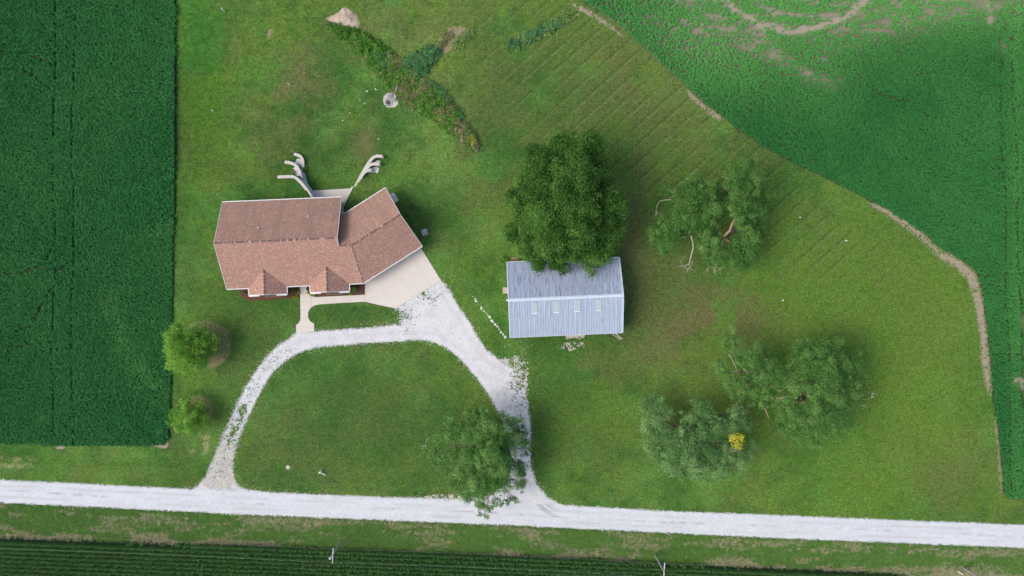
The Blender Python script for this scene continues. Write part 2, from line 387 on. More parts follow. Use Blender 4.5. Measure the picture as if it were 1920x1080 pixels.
# ------------------------------------------------------------------ outlines read off the photograph
ROAD_N = PXY([(-300, 884), (0, 899), (342, 916), (480, 922), (580, 928), (781, 935.5), (901, 938.5), (1060, 947), (1247, 957.5), (1440, 965), (1920, 984), (2200, 996)])
ROAD_S = PXY([(-300, 929), (0, 942.5), (480, 966), (960, 985.5), (1440, 1008.5), (1920, 1028), (2200, 1040)])
ROAD = np.vstack([ROAD_N, ROAD_S[::-1]])
DRIVE = PXY([(360, 920), (369, 911), (385, 895), (396, 868), (413, 828), (437, 772), (457, 731), (478, 697), (500, 667), (520, 649), (554, 625), (556, 621.5), (590, 620.5), (650, 617), (715, 612), (748, 606), (757, 590), (742, 576), (826, 523), (841, 540), (857, 570), (878, 598), (895, 630), (912, 655), (935, 674), (965, 688), (985, 700), (988, 743), (995, 795), (994, 829), (995, 875), (1008, 910), (1028, 933), (1060, 949), (1060, 965), (440, 945)])
DHOLE = smooth_poly(PXY([(437, 890), (440, 850), (448, 820), (472, 769), (499, 714), (530, 680), (564, 659), (600, 651), (660, 646), (720, 642), (790, 637), (826, 646), (858, 668), (886, 700), (910, 729), (932, 769), (948, 805), (957, 845), (958, 885), (944, 915), (900, 936), (700, 931), (540, 925), (470, 920), (446, 912)]), 1)
FIELD_L = PXY([(-120, -120), (334, -120), (332, 0), (330, 200), (328, 400), (325, 600), (322, 780), (318, 822), (309, 835), (150, 836), (0, 832), (-120, 830)])
EDGE_R = [(1052, -100), (1090, 2), (1120, 18), (1156, 46), (1186, 74), (1228, 110), (1282, 158), (1318, 192), (1362, 225), (1382, 244), (1425, 272), (1472, 298), (1560, 340), (1640, 382), (1724, 434), (1772, 472), (1812, 494), (1832, 515), (1842, 560), (1850, 620), (1858, 700), (1860, 745), (1869, 800), (1878, 880), (1882, 934)]
FIELD_R = PXY(EDGE_R + [(1960, 940), (2060, 944), (2060, -100)])
WALK = PXY([(562.2, 520), (574.6, 520), (574.8, 539), (577.5, 547), (583, 553.5), (593, 557), (684.2, 552.6), (684.2, 565.8), (640, 568), (597, 571), (589, 573), (582, 578), (578, 585), (577.6, 594), (581, 602), (589, 607), (589, 621.4), (555.6, 623.6), (555, 609.6), (560, 606), (563.2, 600), (563.6, 596)])
APRON = PXY([(684.6, 526), (684.6, 566), (742, 578.5), (827, 526), (790, 466), (776, 455)])
MULCH_L = PXY([(447, 536), (448, 548), (454, 558), (466, 563), (500, 563.5), (540, 560), (561.5, 557.5), (561.5, 530), (450, 530)])
MULCH_R = PXY([(575.4, 530), (575.6, 539), (578.5, 547), (584, 553), (593, 556), (684, 551.8), (684, 522), (600, 524)])

DITCH = [(607, 43), (628, 42), (650, 46), (670, 52), (705, 71), (738, 100), (756, 110), (782, 135), (796, 146), (830, 169), (860, 204), (878, 236), (903, 278), (896, 290), (874, 274), (850, 247), (815, 221), (788, 206), (747, 179), (716, 149), (693, 128), (675, 99), (646, 74), (618, 52)]
REEDS = [(748, 116), (758, 108), (771, 101), (797, 89), (815, 85), (829, 89), (827, 101), (809, 119), (796, 143), (780, 141), (762, 130)]
ARM = [(815, 84), (830, 65), (848, 50), (866, 52), (892, 54), (889, 66), (854, 89), (833, 99), (822, 96)]
DITCH2 = [(941, 95), (945, 84), (960, 76), (984, 64), (1020, 45), (1050, 36), (1060, 14), (1067, 22), (1066, 34), (1092, 26), (1075, 40), (1050, 56), (999, 78), (961, 96)]
# ------------------------------------------------------------------ ground
def ground_colour(X, Y):
    px = X / GP + 960; py = 540 - Y / GP
    def rgb(c): return np.array(c)[None, :]
    n1 = fbm(X, Y, 14, 5, 1)[:, None]; n2 = fbm(X, Y, 4.5, 5, 2, .6)[:, None]; n3 = fbm(X, Y, 28, 4, 3)[:, None]
    n1 = sst(.3, .7, n1); n2 = sst(.25, .75, n2)
    g = rgb((0.0484, 0.1254, 0.0285)) * (1 - n1) + rgb((0.0874, 0.1548, 0.0414)) * n1
    g = g * (.74 + .52 * n2)
    def lay(g, col, w): w = np.clip(w, 0, 1)[:, None]; return g * (1 - w) + rgb(col) * w
    def blob(x, y, rx, ry, a=0.0):
        ca, sa = math.cos(math.radians(a)), math.sin(math.radians(a)); dx = px - x; dy = py - y
        u = (dx * ca + dy * sa) / rx; v = (-dx * sa + dy * ca) / ry
        return np.exp(-(u * u + v * v))
    m = fbm(X, Y, 5, 6, 9, .65); r = fbm(X, Y, 1.6, 4, 19, .7)
    mm = sst(.36, .64, m); rr_ = .55 + .9 * (r - .2)
    q1 = .45 * fbm(X, Y, 9, 4, 111, .6) + .35 * fbm(X, Y, 2.6, 4, 112, .7) + .2 * fbm(X, Y, 26, 3, 113)
    q2 = .5 * fbm(X, Y, 11, 4, 121, .6) + .3 * fbm(X, Y, 2.2, 4, 122, .7) + .2 * fbm(X, Y, 30, 3, 123)
    q3 = .5 * fbm(X, Y, 13, 4, 131, .6) + .35 * fbm(X, Y, 1.8, 4, 132, .7) + .15 * fbm(X, Y, 40, 2, 133)
    g = lay(g, (.118, .112, .048), .50 * sst(.48, .64, q1)); g = lay(g, (.030, .090, .022), .60 * sst(.49, .63, q2)); g = lay(g, (.116, .170, .034), .62 * sst(.46, .60, q3))
    for poly in (DITCH, DITCH2): g = lay(g, (.085, .105, .035), .8 * sst(-.6, .4, sdf(X, Y, PXY(poly))))
    g = lay(g, (.020, .050, .016), .6 * sst(-.3, .3, sdf(X, Y, PXY(REEDS))))
    # lush, yellow and dry parts of the lawn
    for x, y, rx, ry, a, w in ((1640, 560, 230, 150, 20, .8), (1700, 780, 170, 170, 0, .7), (1560, 930, 260, 60, 0, .5), (480, 60, 90, 130, 0, .55), (380, 180, 50, 120, 0, .65), (370, 330, 45, 110, 0, .3), (1450, 540, 120, 60, 0, .35), (200, 880, 180, 30, 0, .45), (870, 480, 60, 70, 0, .35), (700, 330, 60, 60, 0, .3)):
        g = lay(g, (.105, .170, .030), w * blob(x, y, rx, ry, a) * rr_)
    for x, y, rx, ry, a, w in ((1660, 520, 130, 50, 20, .6), (1700, 640, 110, 70, 0, .5), (1780, 880, 70, 80, 0, .5), (500, 190, 60, 110, 20, .55), (440, 80, 30, 50, 0, .3), (1130, 150, 200, 90, -40, .45), (1250, 260, 170, 90, -40, .45), (950, 180, 140, 110, -40, .4), (620, 70, 120, 60, 0, .4), (860, 40, 160, 60, 0, .4), (1500, 430, 120, 50, -30, .45), (1330, 590, 100, 40, -20, .75), (1220, 650, 60, 30, -30, .55), (1420, 600, 80, 40, 20, .4), (1200, 560, 40, 80, 0, .5), (900, 260, 60, 60, 0, .3), (690, 760, 190, 60, 0, .35), (600, 880, 150, 30, 0, .4), (850, 880, 80, 40, 0, .4), (1060, 330, 180, 60, 0, .25), (480, 620, 70, 50, 0, .3), (1100, 690, 70, 40, 0, .35), (990, 660, 10, 40, 0, .5)):
        g = lay(g, (.122, .1176, .05), .85 * w * blob(x, y, rx, ry, a) * mm * 1.25 * rr_)
    for x, y, rx, ry, a, w in ((675, 262, 24, 34, 0, .8), (590, 165, 34, 45, 30, .6), (525, 172, 22, 30, 0, .5), (400, 10, 12, 14, 0, .6), (350, 240, 8, 18, 0, .6), (1290, 600, 55, 18, -25, .75), (1240, 640, 40, 14, -25, .6), (1345, 545, 60, 16, -10, .4), (560, 130, 30, 40, 0, .4), (780, 62, 70, 26, 10, .35), (383, 835, 10, 18, 0, .7), (1180, 410, 18, 60, 10, .5), (1170, 470, 12, 40, 0, .5), (410, 480, 14, 10, 0, .5)):
        g = lay(g, (.16, .128, .07), w * blob(x, y, rx, ry, a) * rr_ * (.4 + mm))
    for x, y, rx, ry, a, w in ((640, 300, 45, 60, 0, .55), (560, 240, 30, 90, 20, .5), (620, 130, 60, 40, 40, .4), (730, 250, 16, 50, 15, .55), (440, 560, 60, 40, 0, .45), (530, 570, 60, 25, 0, .5), (350, 420, 40, 150, 0, .25), (800, 400, 60, 70, 0, .3), (1040, 650, 60, 25, 0, .4), (670, 590, 60, 18, 0, .35), (1050, 720, 60, 70, 0, .3), (1010, 830, 25, 90, 0, .4), (600, 700, 160, 60, 0, .3), (760, 820, 120, 60, 0, .3), (240, 870, 120, 10, 2, .4), (930, 620, 14, 60, 0, .5), (375, 80, 20, 55, 0, .4)):
        g = lay(g, (0.0234, 0.0804, 0.0166), w * blob(x, y, rx, ry, a) * (.6 + .8 * (1 - mm)))
    for x, y, rx, ry, a, w, c in ((690, 790, 230, 110, 0, .55, (.052, .098, .026)), (640, 590, 90, 22, 0, .5, (.045, .095, .026)), (470, 600, 90, 90, 0, .45, (.050, .095, .026)), (1120, 640, 120, 120, 0, .35, (.062, .098, .028)), (1000, 220, 160, 160, 0, .3, (.075, .105, .034)), (1250, 560, 120, 90, 0, .45, (.078, .088, .034)), (1180, 250, 180, 120, 40, .35, (.085, .105, .036)), (1600, 600, 230, 200, 0, .45, (.098, .165, .028)), (1120, 860, 100, 60, 0, .3, (.055, .11, .024))):
        g = lay(g, c, w * np.clip(1.4 * blob(x, y, rx, ry, a), 0, 1) * (.6 + .5 * mm))
    for x, y, rx, ry, a, w in ((1340, 560, 90, 60, 0, .8), (1290, 610, 80, 24, -25, .8), (1185, 420, 22, 70, 0, .7), (1200, 540, 30, 70, 0, .6), (1420, 500, 60, 40, 0, .5), (1250, 660, 60, 24, -20, .6), (1110, 690, 40, 20, 0, .6), (1400, 620, 70, 30, 0, .6), (560, 200, 30, 80, 25, .5), (480, 260, 40, 60, 0, .4), (1190, 150, 60, 60, 0, .4), (1320, 250, 60, 40, 30, .4)):
        g = lay(g, (.135, .108, .055), w * blob(x, y, rx, ry, a) * sst(.34, .62, m) * (.5 + .8 * r))
    # two bright strips of thicker turf
    w = sst(337, 342, px) * (1 - sst(408, 420, px - 6 * np.sin(py / 30))) * (1 - sst(130, 140, py))
    g = lay(g, (0.039, 0.147, 0.0258), .55 * w)
    w = sst(333, 340, px) * (1 - sst(402, 412, px)) * sst(138, 144, py) * (1 - sst(230, 260, py))
    g = lay(g, (0.078, 0.1568, 0.023), .5 * w)
    # mower passes: thin lines of cut grass
    ang = math.radians(42); s = -X * math.sin(ang) + Y * math.cos(ang) + .35 * (fbm(X, Y, 12, 2, 51) - .5)
    reg = np.clip(blob(1150, 170, 260, 130, 40) * 1.5, 0, 1) + np.clip(blob(1480, 420, 170, 70, 35) * 1.2, 0, 1)
    fr = (s / 2.6) % 1; ph = np.abs(fr - .5)
    reg = np.clip(reg * 1.3, 0, 1) * (.5 + .6 * mm)
    g = lay(g, (0.1287, 0.1666, 0.0644), .95 * reg * (1 - sst(.02, .10, ph)) * sst(.2, .5, r))
    g = lay(g, (0.0218, 0.0686, 0.0147), .45 * reg * (1 - sst(.0, .16, np.abs(fr - .66))))
    a2 = math.radians(-2.4); s2 = -X * math.sin(a2) + Y * math.cos(a2)
    ph = np.abs(((s2 / 1.5) % 1) - .5); reg = sst(840, 862, py - .043 * (px - 400)) * (1 - sst(935, 985, py - .043 * px + 20))
    g = lay(g, (0.1092, 0.1617, 0.0414), .30 * reg * (1 - sst(.03, .13, ph)) * mm)
    # tall grass of the southern verge
    south = sst(0, 6, py - (945 + .0447 * px))
    g = lay(g, (.095, .180, .042), south * .85)
    st = fbm(X * .22, Y * 1.0, 1.5, 5, 61, .65)
    v = py - (942.5 + .0447 * px)
    g = lay(g, (0.40, 0.38, 0.22), south * sst(.54, .66, st) * .55 * (.35 + .65 * np.exp(-((v - 55) / 10) ** 2) + .3 * np.exp(-((v - 12) / 8) ** 2)))
    g = lay(g, (0.0156, 0.0392, 0.011), sst(66, 78, v))
    # rings of dead grass under the two young trees
    for cx, cy, r0, a in ((386, 647, 47, .95), (371, 770, 29, .75)):
        d = np.hypot(px - cx, py - cy) + 10 * (m - .5) + 5 * (r - .5)
        g = lay(g, (.27, .205, .13), (1 - sst(r0 - 3, r0 + 2, d)) * (.45 + .6 * mm) * a * (.55 + .45 * sst(r0 * .3, r0 * .8, d)))
    for x, y, rx, ry in ((18, 862, 40, 4), (30, 874, 45, 4), (383, 826, 10, 20), (372, 845, 14, 12)):
        g = lay(g, (.30, .27, .16), .9 * np.exp(-(((px - x) / rx) ** 2 + ((py - y) / ry) ** 2)) * sst(.42, .6, fbm(X * .6, Y, .9, 4, 141, .7)))
    # beyond the picture the land goes on as fields
    far = np.maximum(sst(100, 130, np.abs(X)), sst(60, 90, np.abs(Y)))
    g = lay(g, (0.0351, 0.1078, 0.0294), far)
    return g
xs = np.concatenate([[-4000, -1500, -500, -220, -140], np.arange(-104, 104.01, .32), [140, 220, 500, 1500, 4000]])
ys = np.concatenate([[-4000, -1500, -500, -200, -110, -75], np.arange(-61, 61.01, .32), [75, 110, 200, 500, 1500, 4000]])
gx, gy = np.meshgrid(xs, ys, indexing='ij'); X = gx.ravel(); Y = gy.ravel(); W = len(ys)
ii, jj = np.meshgrid(np.arange(len(xs) - 1), np.arange(len(ys) - 1), indexing='ij'); ii = ii.ravel(); jj = jj.ravel()
Z = ground_z(X, Y) + np.where((np.abs(X) < 103) & (np.abs(Y) < 60), (fbm(X, Y, 3, 3, 77) - .5) * .004, 0)
me = npmesh('lawn', np.stack([X, Y, Z - .004], 1), np.stack([ii * W + jj, (ii + 1) * W + jj, (ii + 1) * W + jj + 1, ii * W + jj + 1], 1), True)
add_attr(me, 'Col', ground_colour(X, Y), 'FLOAT_COLOR')
tag(link('lawn', me, M['lawn']), 'mown green lawn with dry patches around the house and barn', 'lawn', kind='structure')

# ------------------------------------------------------------------ road and gravel drive
def rag(X, Y, s=.9, a=.5, seed=5): return (fbm(X, Y, s, 4, seed, .7) - .5) * a * 2
def wn_(X, Y, seed): return _hash(np.floor(X / .05), np.floor(Y / .05), seed)
def road_wear(X, Y):
    yc = np.interp(X, ROAD_N[:, 0], ROAD_N[:, 1]); yb = np.interp(X, ROAD_S[:, 0], ROAD_S[:, 1]); v = (yc - Y) / (yc - yb)
    w = .75 * np.exp(-((v - .5 - .03 * np.sin(X / 13)) / .05) ** 2) * sst(.38, .7, fbm(X, Y, 8, 4, 81)) * sst(.3, .65, fbm(X * .5, Y * 2, .8, 3, 84)) * sst(.2, .6, fbm(X, Y, .6, 3, 82))
    w = w + .10 * np.exp(-((v - .85) / .03) ** 2) * sst(.4, .6, fbm(X, Y, 9, 3, 83))
    sc = P(1000, 930)                      # tyre scrapes where trucks turn out of the drive
    rr = np.hypot(X - 10.5, Y + 36.0)
    for k, r0 in enumerate((5.6, 6.1, 6.9, 7.3)):
        w = w + .75 * np.exp(-((rr - r0) / .16) ** 2) * sst(1.0, 2.2, X) * (1 - sst(6.0, 9.5, X)) * (Y < -38.8) * (.5 + fbm(X, Y, .8, 3, 90 + k))
    for v0 in (.27, .73): w = w + .26 * np.exp(-((v - v0) / .06) ** 2) * sst(.35, .65, fbm(X * .4, Y, 2.5, 4, 86))
    w = w + .10 * sst(.45, .7, fbm(X * .2, Y * 2, 1.2, 4, 88))
    return np.clip(w, 0, .75)
tag(sheet('road', M['road_gravel'], (-110, -52, 110, -34), lambda X, Y: sdf(X, Y, ROAD) + rag(X, Y, .7, .18, 6) + (wn_(X, Y, 3) - .6) * .45 > 0, .016, .1, attrs={'wear': road_wear}), 'straight white gravel road along the lower edge', 'road', kind='structure')
def drive_keep(X, Y):
    d = np.minimum(sdf(X, Y, DRIVE), -sdf(X, Y, DHOLE)); px = X / GP + 960; py = 540 - Y / GP
    n = rag(X, Y, .8, 1.0, 12); fine = fbm(X, Y, .3, 2, 13, .6); h = wn_(X, Y, 5); h2 = wn_(X, Y, 6)
    zone_ = 1.0 * np.exp(-(((px - 748) / 22) ** 2 + ((py - 592) / 20) ** 2)) + 1.2 * np.exp(-(((px - 968) / 26) ** 2 + ((py - 705) / 40) ** 2)) + .5 * np.exp(-(((px - 820) / 20) ** 2 + ((py - 548) / 16) ** 2)) + .35 * np.exp(-(((px - 425) / 40) ** 2 + ((py - 830) / 70) ** 2))
    k = d + n * (.16 + .7 * zone_) + (h - .62) * (.45 + 1.1 * zone_) > 0
    # grass that has come up through the stones
    mid = np.exp(-(((px - 447) / 40) ** 2 + ((py - 790) / 75) ** 2)) * np.exp(-((d - 1.6) / 1.0) ** 2)
    mid = mid + .7 * np.exp(-(((px - 805) / 22) ** 2 + ((py - 552) / 13) ** 2)) + .8 * np.exp(-(((px - 757) / 18) ** 2 + ((py - 596) / 18) ** 2)) + .9 * np.exp(-(((px - 975) / 18) ** 2 + ((py - 712) / 42) ** 2)) + .22 * np.exp(-(((px - 505) / 45) ** 2 + ((py - 672) / 30) ** 2)) + .3 * np.exp(-(((px - 420) / 30) ** 2 + ((py - 870) / 40) ** 2))
    mid = np.clip(mid, 0, 1) * (.35 + 1.3 * sst(.35, .65, fbm(X, Y, 1.4, 3, 16)))
    k &= ~((fine + .45 * (h2 - .5) < .14 + .42 * mid) & (mid > .04))
    return k & (sdf(X, Y, ROAD) < .25) & (sdf(X, Y, APRON) < 0) & (sdf(X, Y, WALK) < 0)
def drive_wear(X, Y):
    px = X / GP + 960; py = 540 - Y / GP
    w = .75 * np.exp(-(((px - 422) / 40) ** 2 + ((py - 862) / 62) ** 2)) * sst(.25, .6, fbm(X, Y, .7, 4, 91, .7)) + .20 * np.exp(-(((px - 942) / 30) ** 2 + ((py - 735) / 40) ** 2)) * sst(.35, .6, fbm(X, Y, 1.2, 4, 92))
    dd = np.minimum(sdf(X, Y, DRIVE), -sdf(X, Y, DHOLE)); return np.clip(w + .16 * sst(.45, .7, fbm(X, Y, 1.6, 4, 93)) + .28 * np.exp(-(np.clip(dd, 0, 9) / .35) ** 1.5) * wn_(X, Y, 8) + .12 * np.exp(-((dd - 1.5) / .5) ** 2), 0, .75)
tag(sheet('gravel_driveway', M['drive_gravel'], bbox_of(DRIVE), drive_keep, .010, .09, attrs={'wear': drive_wear}), 'looping white gravel driveway from the road to the house', 'driveway', kind='structure')

# ------------------------------------------------------------------ concrete
wk = link('concrete_walk', None); wk.empty_display_size = .3; tag(wk, 'pale concrete front walk from the porch to the gravel drive', 'walkway', kind='structure')
ang = math.radians(2.5)
slabs(wk, [p for p in PXY([(562.2, 520), (574.6, 520), (574.8, 539), (577.5, 547), (583, 553.5), (583, 577), (578, 585), (577.6, 594), (581, 602), (589, 607), (589, 621.4), (555.6, 623.6), (555, 609.6), (560, 606), (563.2, 600), (563.6, 596)])], P(545, 520)[:2], ang - math.radians(1.2), 6.0, 1.55, .0, .05, M['concrete'])
slabs(wk, [p for p in PXY([(583.5, 553.7), (593, 557), (684.2, 552.6), (684.2, 565.8), (640, 568), (597, 571), (589, 573), (583.5, 576.6)])], P(583.5, 590)[:2], ang, 1.55, 6, .0, .05, M['concrete'])
ap = link('concrete_apron', None); ap.empty_display_size = .3; tag(ap, 'pale concrete parking apron in front of the angled garage', 'driveway', kind='structure')
slabs(ap, [p for p in APRON], P(742, 578)[:2], math.radians(32.3), 3.9, 3.9, .0, .055, M['concrete'], gap=.006)
pt = link('concrete_patio', None); pt.empty_display_size = .3; tag(pt, 'small concrete patio between the retaining walls behind the house', 'patio', kind='structure')
pz = -DROP
PAT = [P(x, y, pz)[:2] for x, y in ((586, 357.2), (660, 353), (646, 388), (594, 390))]
slabs(pt, PAT, PAT[0], math.radians(3), 1.85, 3.0, pz - .05, pz + .06, M['concrete'])
so = MB().box((0, 0, .07), (1.75, 1.35, .24)); so = so.build('concrete_stoop', M['concrete']); so.location = G(737.5, 372) - Vector((0, 0, .02)); so.rotation_euler.z = math.radians(-57)
tag(so, 'small concrete stoop at the upper corner of the garage', 'stoop')

# ------------------------------------------------------------------ bare soil, mulch, gravel patches
def patch(name, pts, mat, label, cat, dz=.012, rg=.35, sc=1.2, seed=3, smooth=1, hole=.0, height=None, res=.1, dith=.35, kind='structure', kp=None):
    poly = smooth_poly(PXY(pts), smooth)
    def keep(X, Y):
        k = sdf(X, Y, poly) + rag(X, Y, sc, rg, seed) + (wn_(X, Y, seed) - .55) * dith * (2 * rg if rg < .3 else 1) > 0
        if hole: k &= fbm(X, Y, .45, 3, seed + 4, .7) + .2 * (wn_(X, Y, seed + 1) - .5) > hole
        if kp is not None: k &= kp(X, Y)
        return k
    return tag(sheet(name, mat, bbox_of(poly), keep, dz, res, height=height), label, cat, kind=kind)
patch('mulch_bed', [(447, 536), (448, 548), (454, 558), (466, 563), (500, 563.5), (540, 560), (561.5, 557.5), (561.5, 530), (450, 530)], M['mulch'], 'dark brown mulch bed under the left front gable', 'flower bed', .02, .12, .6, smooth=0)
patch('mulch_bed', [(575.4, 530), (575.6, 539), (578.5, 547), (584, 553), (593, 556), (684, 551.8), (684, 522), (600, 524)], M['mulch'], 'dark brown mulch bed between the front walk and the garage apron', 'flower bed', .02, .08, .6, smooth=0)
mp = PXY([(608, 33), (620, 30), (634, 20), (643, 10), (662, 18), (670, 35), (674, 50), (662, 52), (645, 46), (628, 42)])
def mound_h(X, Y): return np.clip(sdf(X, Y, mp), 0, 2) * .38 * (.6 + .8 * fbm(X, Y, .9, 4, 33)) 
patch('soil_mound', [(608, 33), (620, 30), (634, 20), (643, 10), (662, 18), (670, 35), (674, 50), (662, 52), (645, 46), (628, 42)], M['pale_soil'], 'bare tan mound of soil at the end of the weedy ditch', 'soil mound', .012, .45, 1.0, height=mound_h, kind=None)
STRIP = [(1628, 382), (1640, 380), (1690, 406), (1728, 432), (1752, 462), (1764, 474), (1775, 472), (1812, 495), (1831, 515), (1842, 560), (1851, 640), (1857, 700), (1859, 742), (1851, 735), (1842, 690), (1838, 650), (1834, 600), (1824, 550), (1808, 513), (1765, 486), (1740, 462), (1712, 438), (1680, 414)]
patch('soil_strip', STRIP, M['soil'], 'bare tan soil strip along the edge of the right field', 'bare soil', .014, .45, .6, 8, hole=.34, dith=.7)
patch('soil_strip', [(1068, 6), (1082, 8), (1112, 22), (1138, 42), (1152, 52), (1170, 70), (1164, 66), (1140, 50), (1110, 32), (1085, 20)], M['soil'], 'thin bare soil strip at the top end of the right field', 'bare soil', .014, .4, .6, 9, hole=.40, dith=.6)
patch('soil_strip', [(1284, 167), (1300, 178), (1322, 198), (1345, 214), (1358, 226), (1345, 224), (1316, 203), (1292, 182)], M['soil'], 'short bare soil strip midway along the right field edge', 'bare soil', .014, .35, .6, 10, hole=.40, dith=.6)
patch('soil_strip', [(1866, 780), (1869, 800), (1872, 830), (1876, 870), (1881, 925), (1876, 930), (1872, 880), (1868, 830), (1864, 790)], M['dead_grass'], 'broken pale soil strip at the lower right field corner', 'bare soil', .014, .45, .5, 11, hole=.36)
patch('soil_patch', [(280, 835), (300, 826), (314, 826), (317, 834), (312, 842), (296, 839)], M['soil'], 'small bare soil corner at the lower end of the left field', 'bare soil', .014, .25, .7, 15)
patch('soil_patch', [(103, 838), (115, 836), (124, 838), (116, 842), (106, 842)], M['soil'], 'tiny bare soil spot below the left field', 'bare soil', .014, .2, .6, 16)
patch('gravel_patch', [(1058, 628), (1075, 624), (1095, 626), (1097, 632), (1080, 634), (1064, 634)], M['dusty_gravel'], 'pale gravel threshold along the lower barn wall', 'gravel patch', .014, .35, .6, 17, hole=.2)
patch('gravel_patch', [(1050, 648), (1065, 642), (1085, 640), (1100, 645), (1088, 652), (1066, 657), (1054, 654)], M['dusty_gravel'], 'scattered white gravel patch on the grass below the barn', 'gravel patch', .014, .6, .5, 18, hole=.60)
patch('gravel_patch', [(932, 672), (960, 668), (985, 672), (991, 700), (989, 745), (975, 742), (960, 715), (940, 695)], M['dusty_gravel'], 'thin stony patch between the driveway and the barn lawn', 'gravel patch', .008, .7, .5, 19, hole=.52)
patch('gravel_patch', [(1160, 505), (1169, 520), (1172, 560), (1172, 585), (1167, 590), (1164, 540)], M['dusty_gravel'], 'narrow gravel strip along the right barn wall', 'gravel patch', .014, .5, .5, 20, hole=.5)
patch('gravel_patch', [(790, 934), (810, 928), (840, 926), (875, 927), (890, 933), (880, 939), (820, 938)], M['dusty_gravel'], 'stony grass patch on the road edge left of the driveway tree', 'gravel patch', .022, .5, .5, 21, hole=.52)
patch('gravel_patch', [(368, 914), (388, 896), (398, 868), (408, 842), (424, 828), (440, 836), (440, 862), (437, 888), (446, 914)], M['dusty_gravel'], 'tan dusty gravel where the left driveway arm meets the road', 'gravel patch', .018, .6, .6, 29, hole=.45, res=.1, kp=lambda X, Y: (sdf(X, Y, ROAD) < .1) & (sdf(X, Y, DRIVE) > .1) & (sdf(X, Y, DHOLE) < -.1))
patch('firepit_gravel', [(714, 182), (717, 173), (726, 168), (737, 170), (744, 179), (743, 190), (735, 196), (724, 196), (716, 191)], M['dusty_gravel'], 'round grey gravel pad of the fire pit beside the weedy ditch', 'gravel pad', .014, .2, .7, 22)
patch('bare_patch', ARM, M['dead_grass'], 'strip of dry straw grass at the end of the ditch branch', 'dry grass', .012, .5, .8, 23)
patch('dead_grass_streak', [(497, 60), (505, 50), (512, 52), (506, 62), (502, 74)], M['dead_grass'], 'small grey dead grass streak near the top left lawn', 'dry grass', .012, .25, .5, 24, hole=.4)
patch('gravel_patch', [(549, 293), (557, 294), (563, 299), (563, 312), (556, 305), (546, 302)], M['drive_gravel'], 'grey gravel fill in the lowest left terrace', 'gravel patch', .03, .1, .5, 25)
patch('gravel_patch', [(540, 309), (550, 310), (556, 318), (558, 330), (552, 327), (549, 318)], M['drive_gravel'], 'grey gravel fill in the middle left terrace', 'gravel patch', .03, .25, .5, 26, hole=.35)
patch('gravel_patch', [(700, 296), (710, 297), (707, 306), (698, 305), (696, 303)], M['drive_gravel'], 'grey gravel fill in the lowest right terrace', 'gravel patch', .03, .1, .5, 27)
patch('gravel_patch', [(697, 309), (709, 311), (706, 320), (694, 322), (688, 322), (690, 314)], M['drive_gravel'], 'grey gravel fill in the middle right terrace', 'gravel patch', .03, .2, .5, 28)

# loose stones thrown out over the grass beside the drive and the road
def loose(name, label, n, region, seed):
    rg = np.random.default_rng(seed); x0, y0, x1, y1 = region; X = rg.uniform(x0, x1, n * 12); Y = rg.uniform(y0, y1, n * 12)
    d = np.minimum(sdf(X, Y, DRIVE), -sdf(X, Y, DHOLE)); d = np.maximum(d, sdf(X, Y, ROAD)); px = X / GP + 960; py = 540 - Y / GP
    pr = np.exp(-(np.clip(-d, 0, 9) / .38) ** 1.2) * (d < .1) + .8 * np.exp(-(((px - 966) / 26) ** 2 + ((py - 700) / 36) ** 2)) * (px < 991) + .9 * np.exp(-(((px - 1076) / 22) ** 2 + ((py - 648) / 6) ** 2)) + .7 * np.exp(-(((px - 752) / 18) ** 2 + ((py - 598) / 17) ** 2)) + .5 * np.exp(-(((px - 840) / 40) ** 2 + ((py - 932) / 5) ** 2)) + .3 * np.exp(-(((px - 983) / 12) ** 2 + ((py - 645) / 14) ** 2))
    k = (rg.random(len(X)) < pr * .6) & (sdf(X, Y, APRON) < 0) & (sdf(X, Y, WALK) < 0); X = X[k][:n]; Y = Y[k][:n]; m = len(X)
    r_ = rg.uniform(.03, .10, m); a = rg.random(m) * 6.28; V = []
    for q in range(4): V.append(np.stack([X + r_ * np.cos(a + q * 1.57) * (.7 + .5 * rg.random(m)), Y + r_ * np.sin(a + q * 1.57), np.full(m, .002)], 1))
    V.append(np.stack([X, Y, r_ * .55], 1)); V = np.stack(V, 1).reshape(-1, 3); b = np.arange(m)[:, None] * 5
    F = np.vstack([np.hstack([b + q, b + (q + 1) % 4, b + 4]) for q in range(4)]); return tag(link(name, npmesh(name, V, F), M['loose_stone']), label, 'gravel', kind='stuff')
loose('loose_gravel', 'loose pale stones scattered on the grass along the driveway', 5000, (-62, -44, 14, 4), 71)
# ------------------------------------------------------------------ the house
HA = math.radians(2.45); HO = Vector((-52.25, -.2, 0)); hu = Vector((math.cos(HA), math.sin(HA), 0)); hv = Vector((-math.sin(HA), math.cos(HA), 0))
house = thing('farmhouse', 'brown shingled house with two front gables and an angled garage wing', 'house', HO)
def H(u, v, z=0): return hu * u + hv * v + Vector((0, 0, z))          # in the house's own space (origin at its front left eave)
GA = math.radians(32.3); gd = Vector((math.cos(GA), math.sin(GA), 0)); gn = Vector((-math.sin(GA), math.cos(GA), 0))
def GW(d, c, z=0): return gd * d + gn * c + Vector((0, 0, z)) - HO
EZ, SL = 3.0, .568; ZC = 6.85; CR, CS, CN = 21.65, 15.3, 27.85; GE = -9.8
RV = 8.1; RZ = EZ + SL * RV; UE = 21.75; VC = (ZC - EZ) / SL; VB = 15.9; VN = VC + (ZC - 3.1) / .606
def isect(p, d, q, e):
    t = ((q.x - p.x) * e.y - (q.y - p.y) * e.x) / (d.x * e.y - d.y * e.x); return p + d * t
A_ = isect(H(0, VC), hu, GW(0, CR), gd); A_.z = ZC
J_ = isect(H(0, 0), hu, GW(0, CS), gd); J_.z = EZ
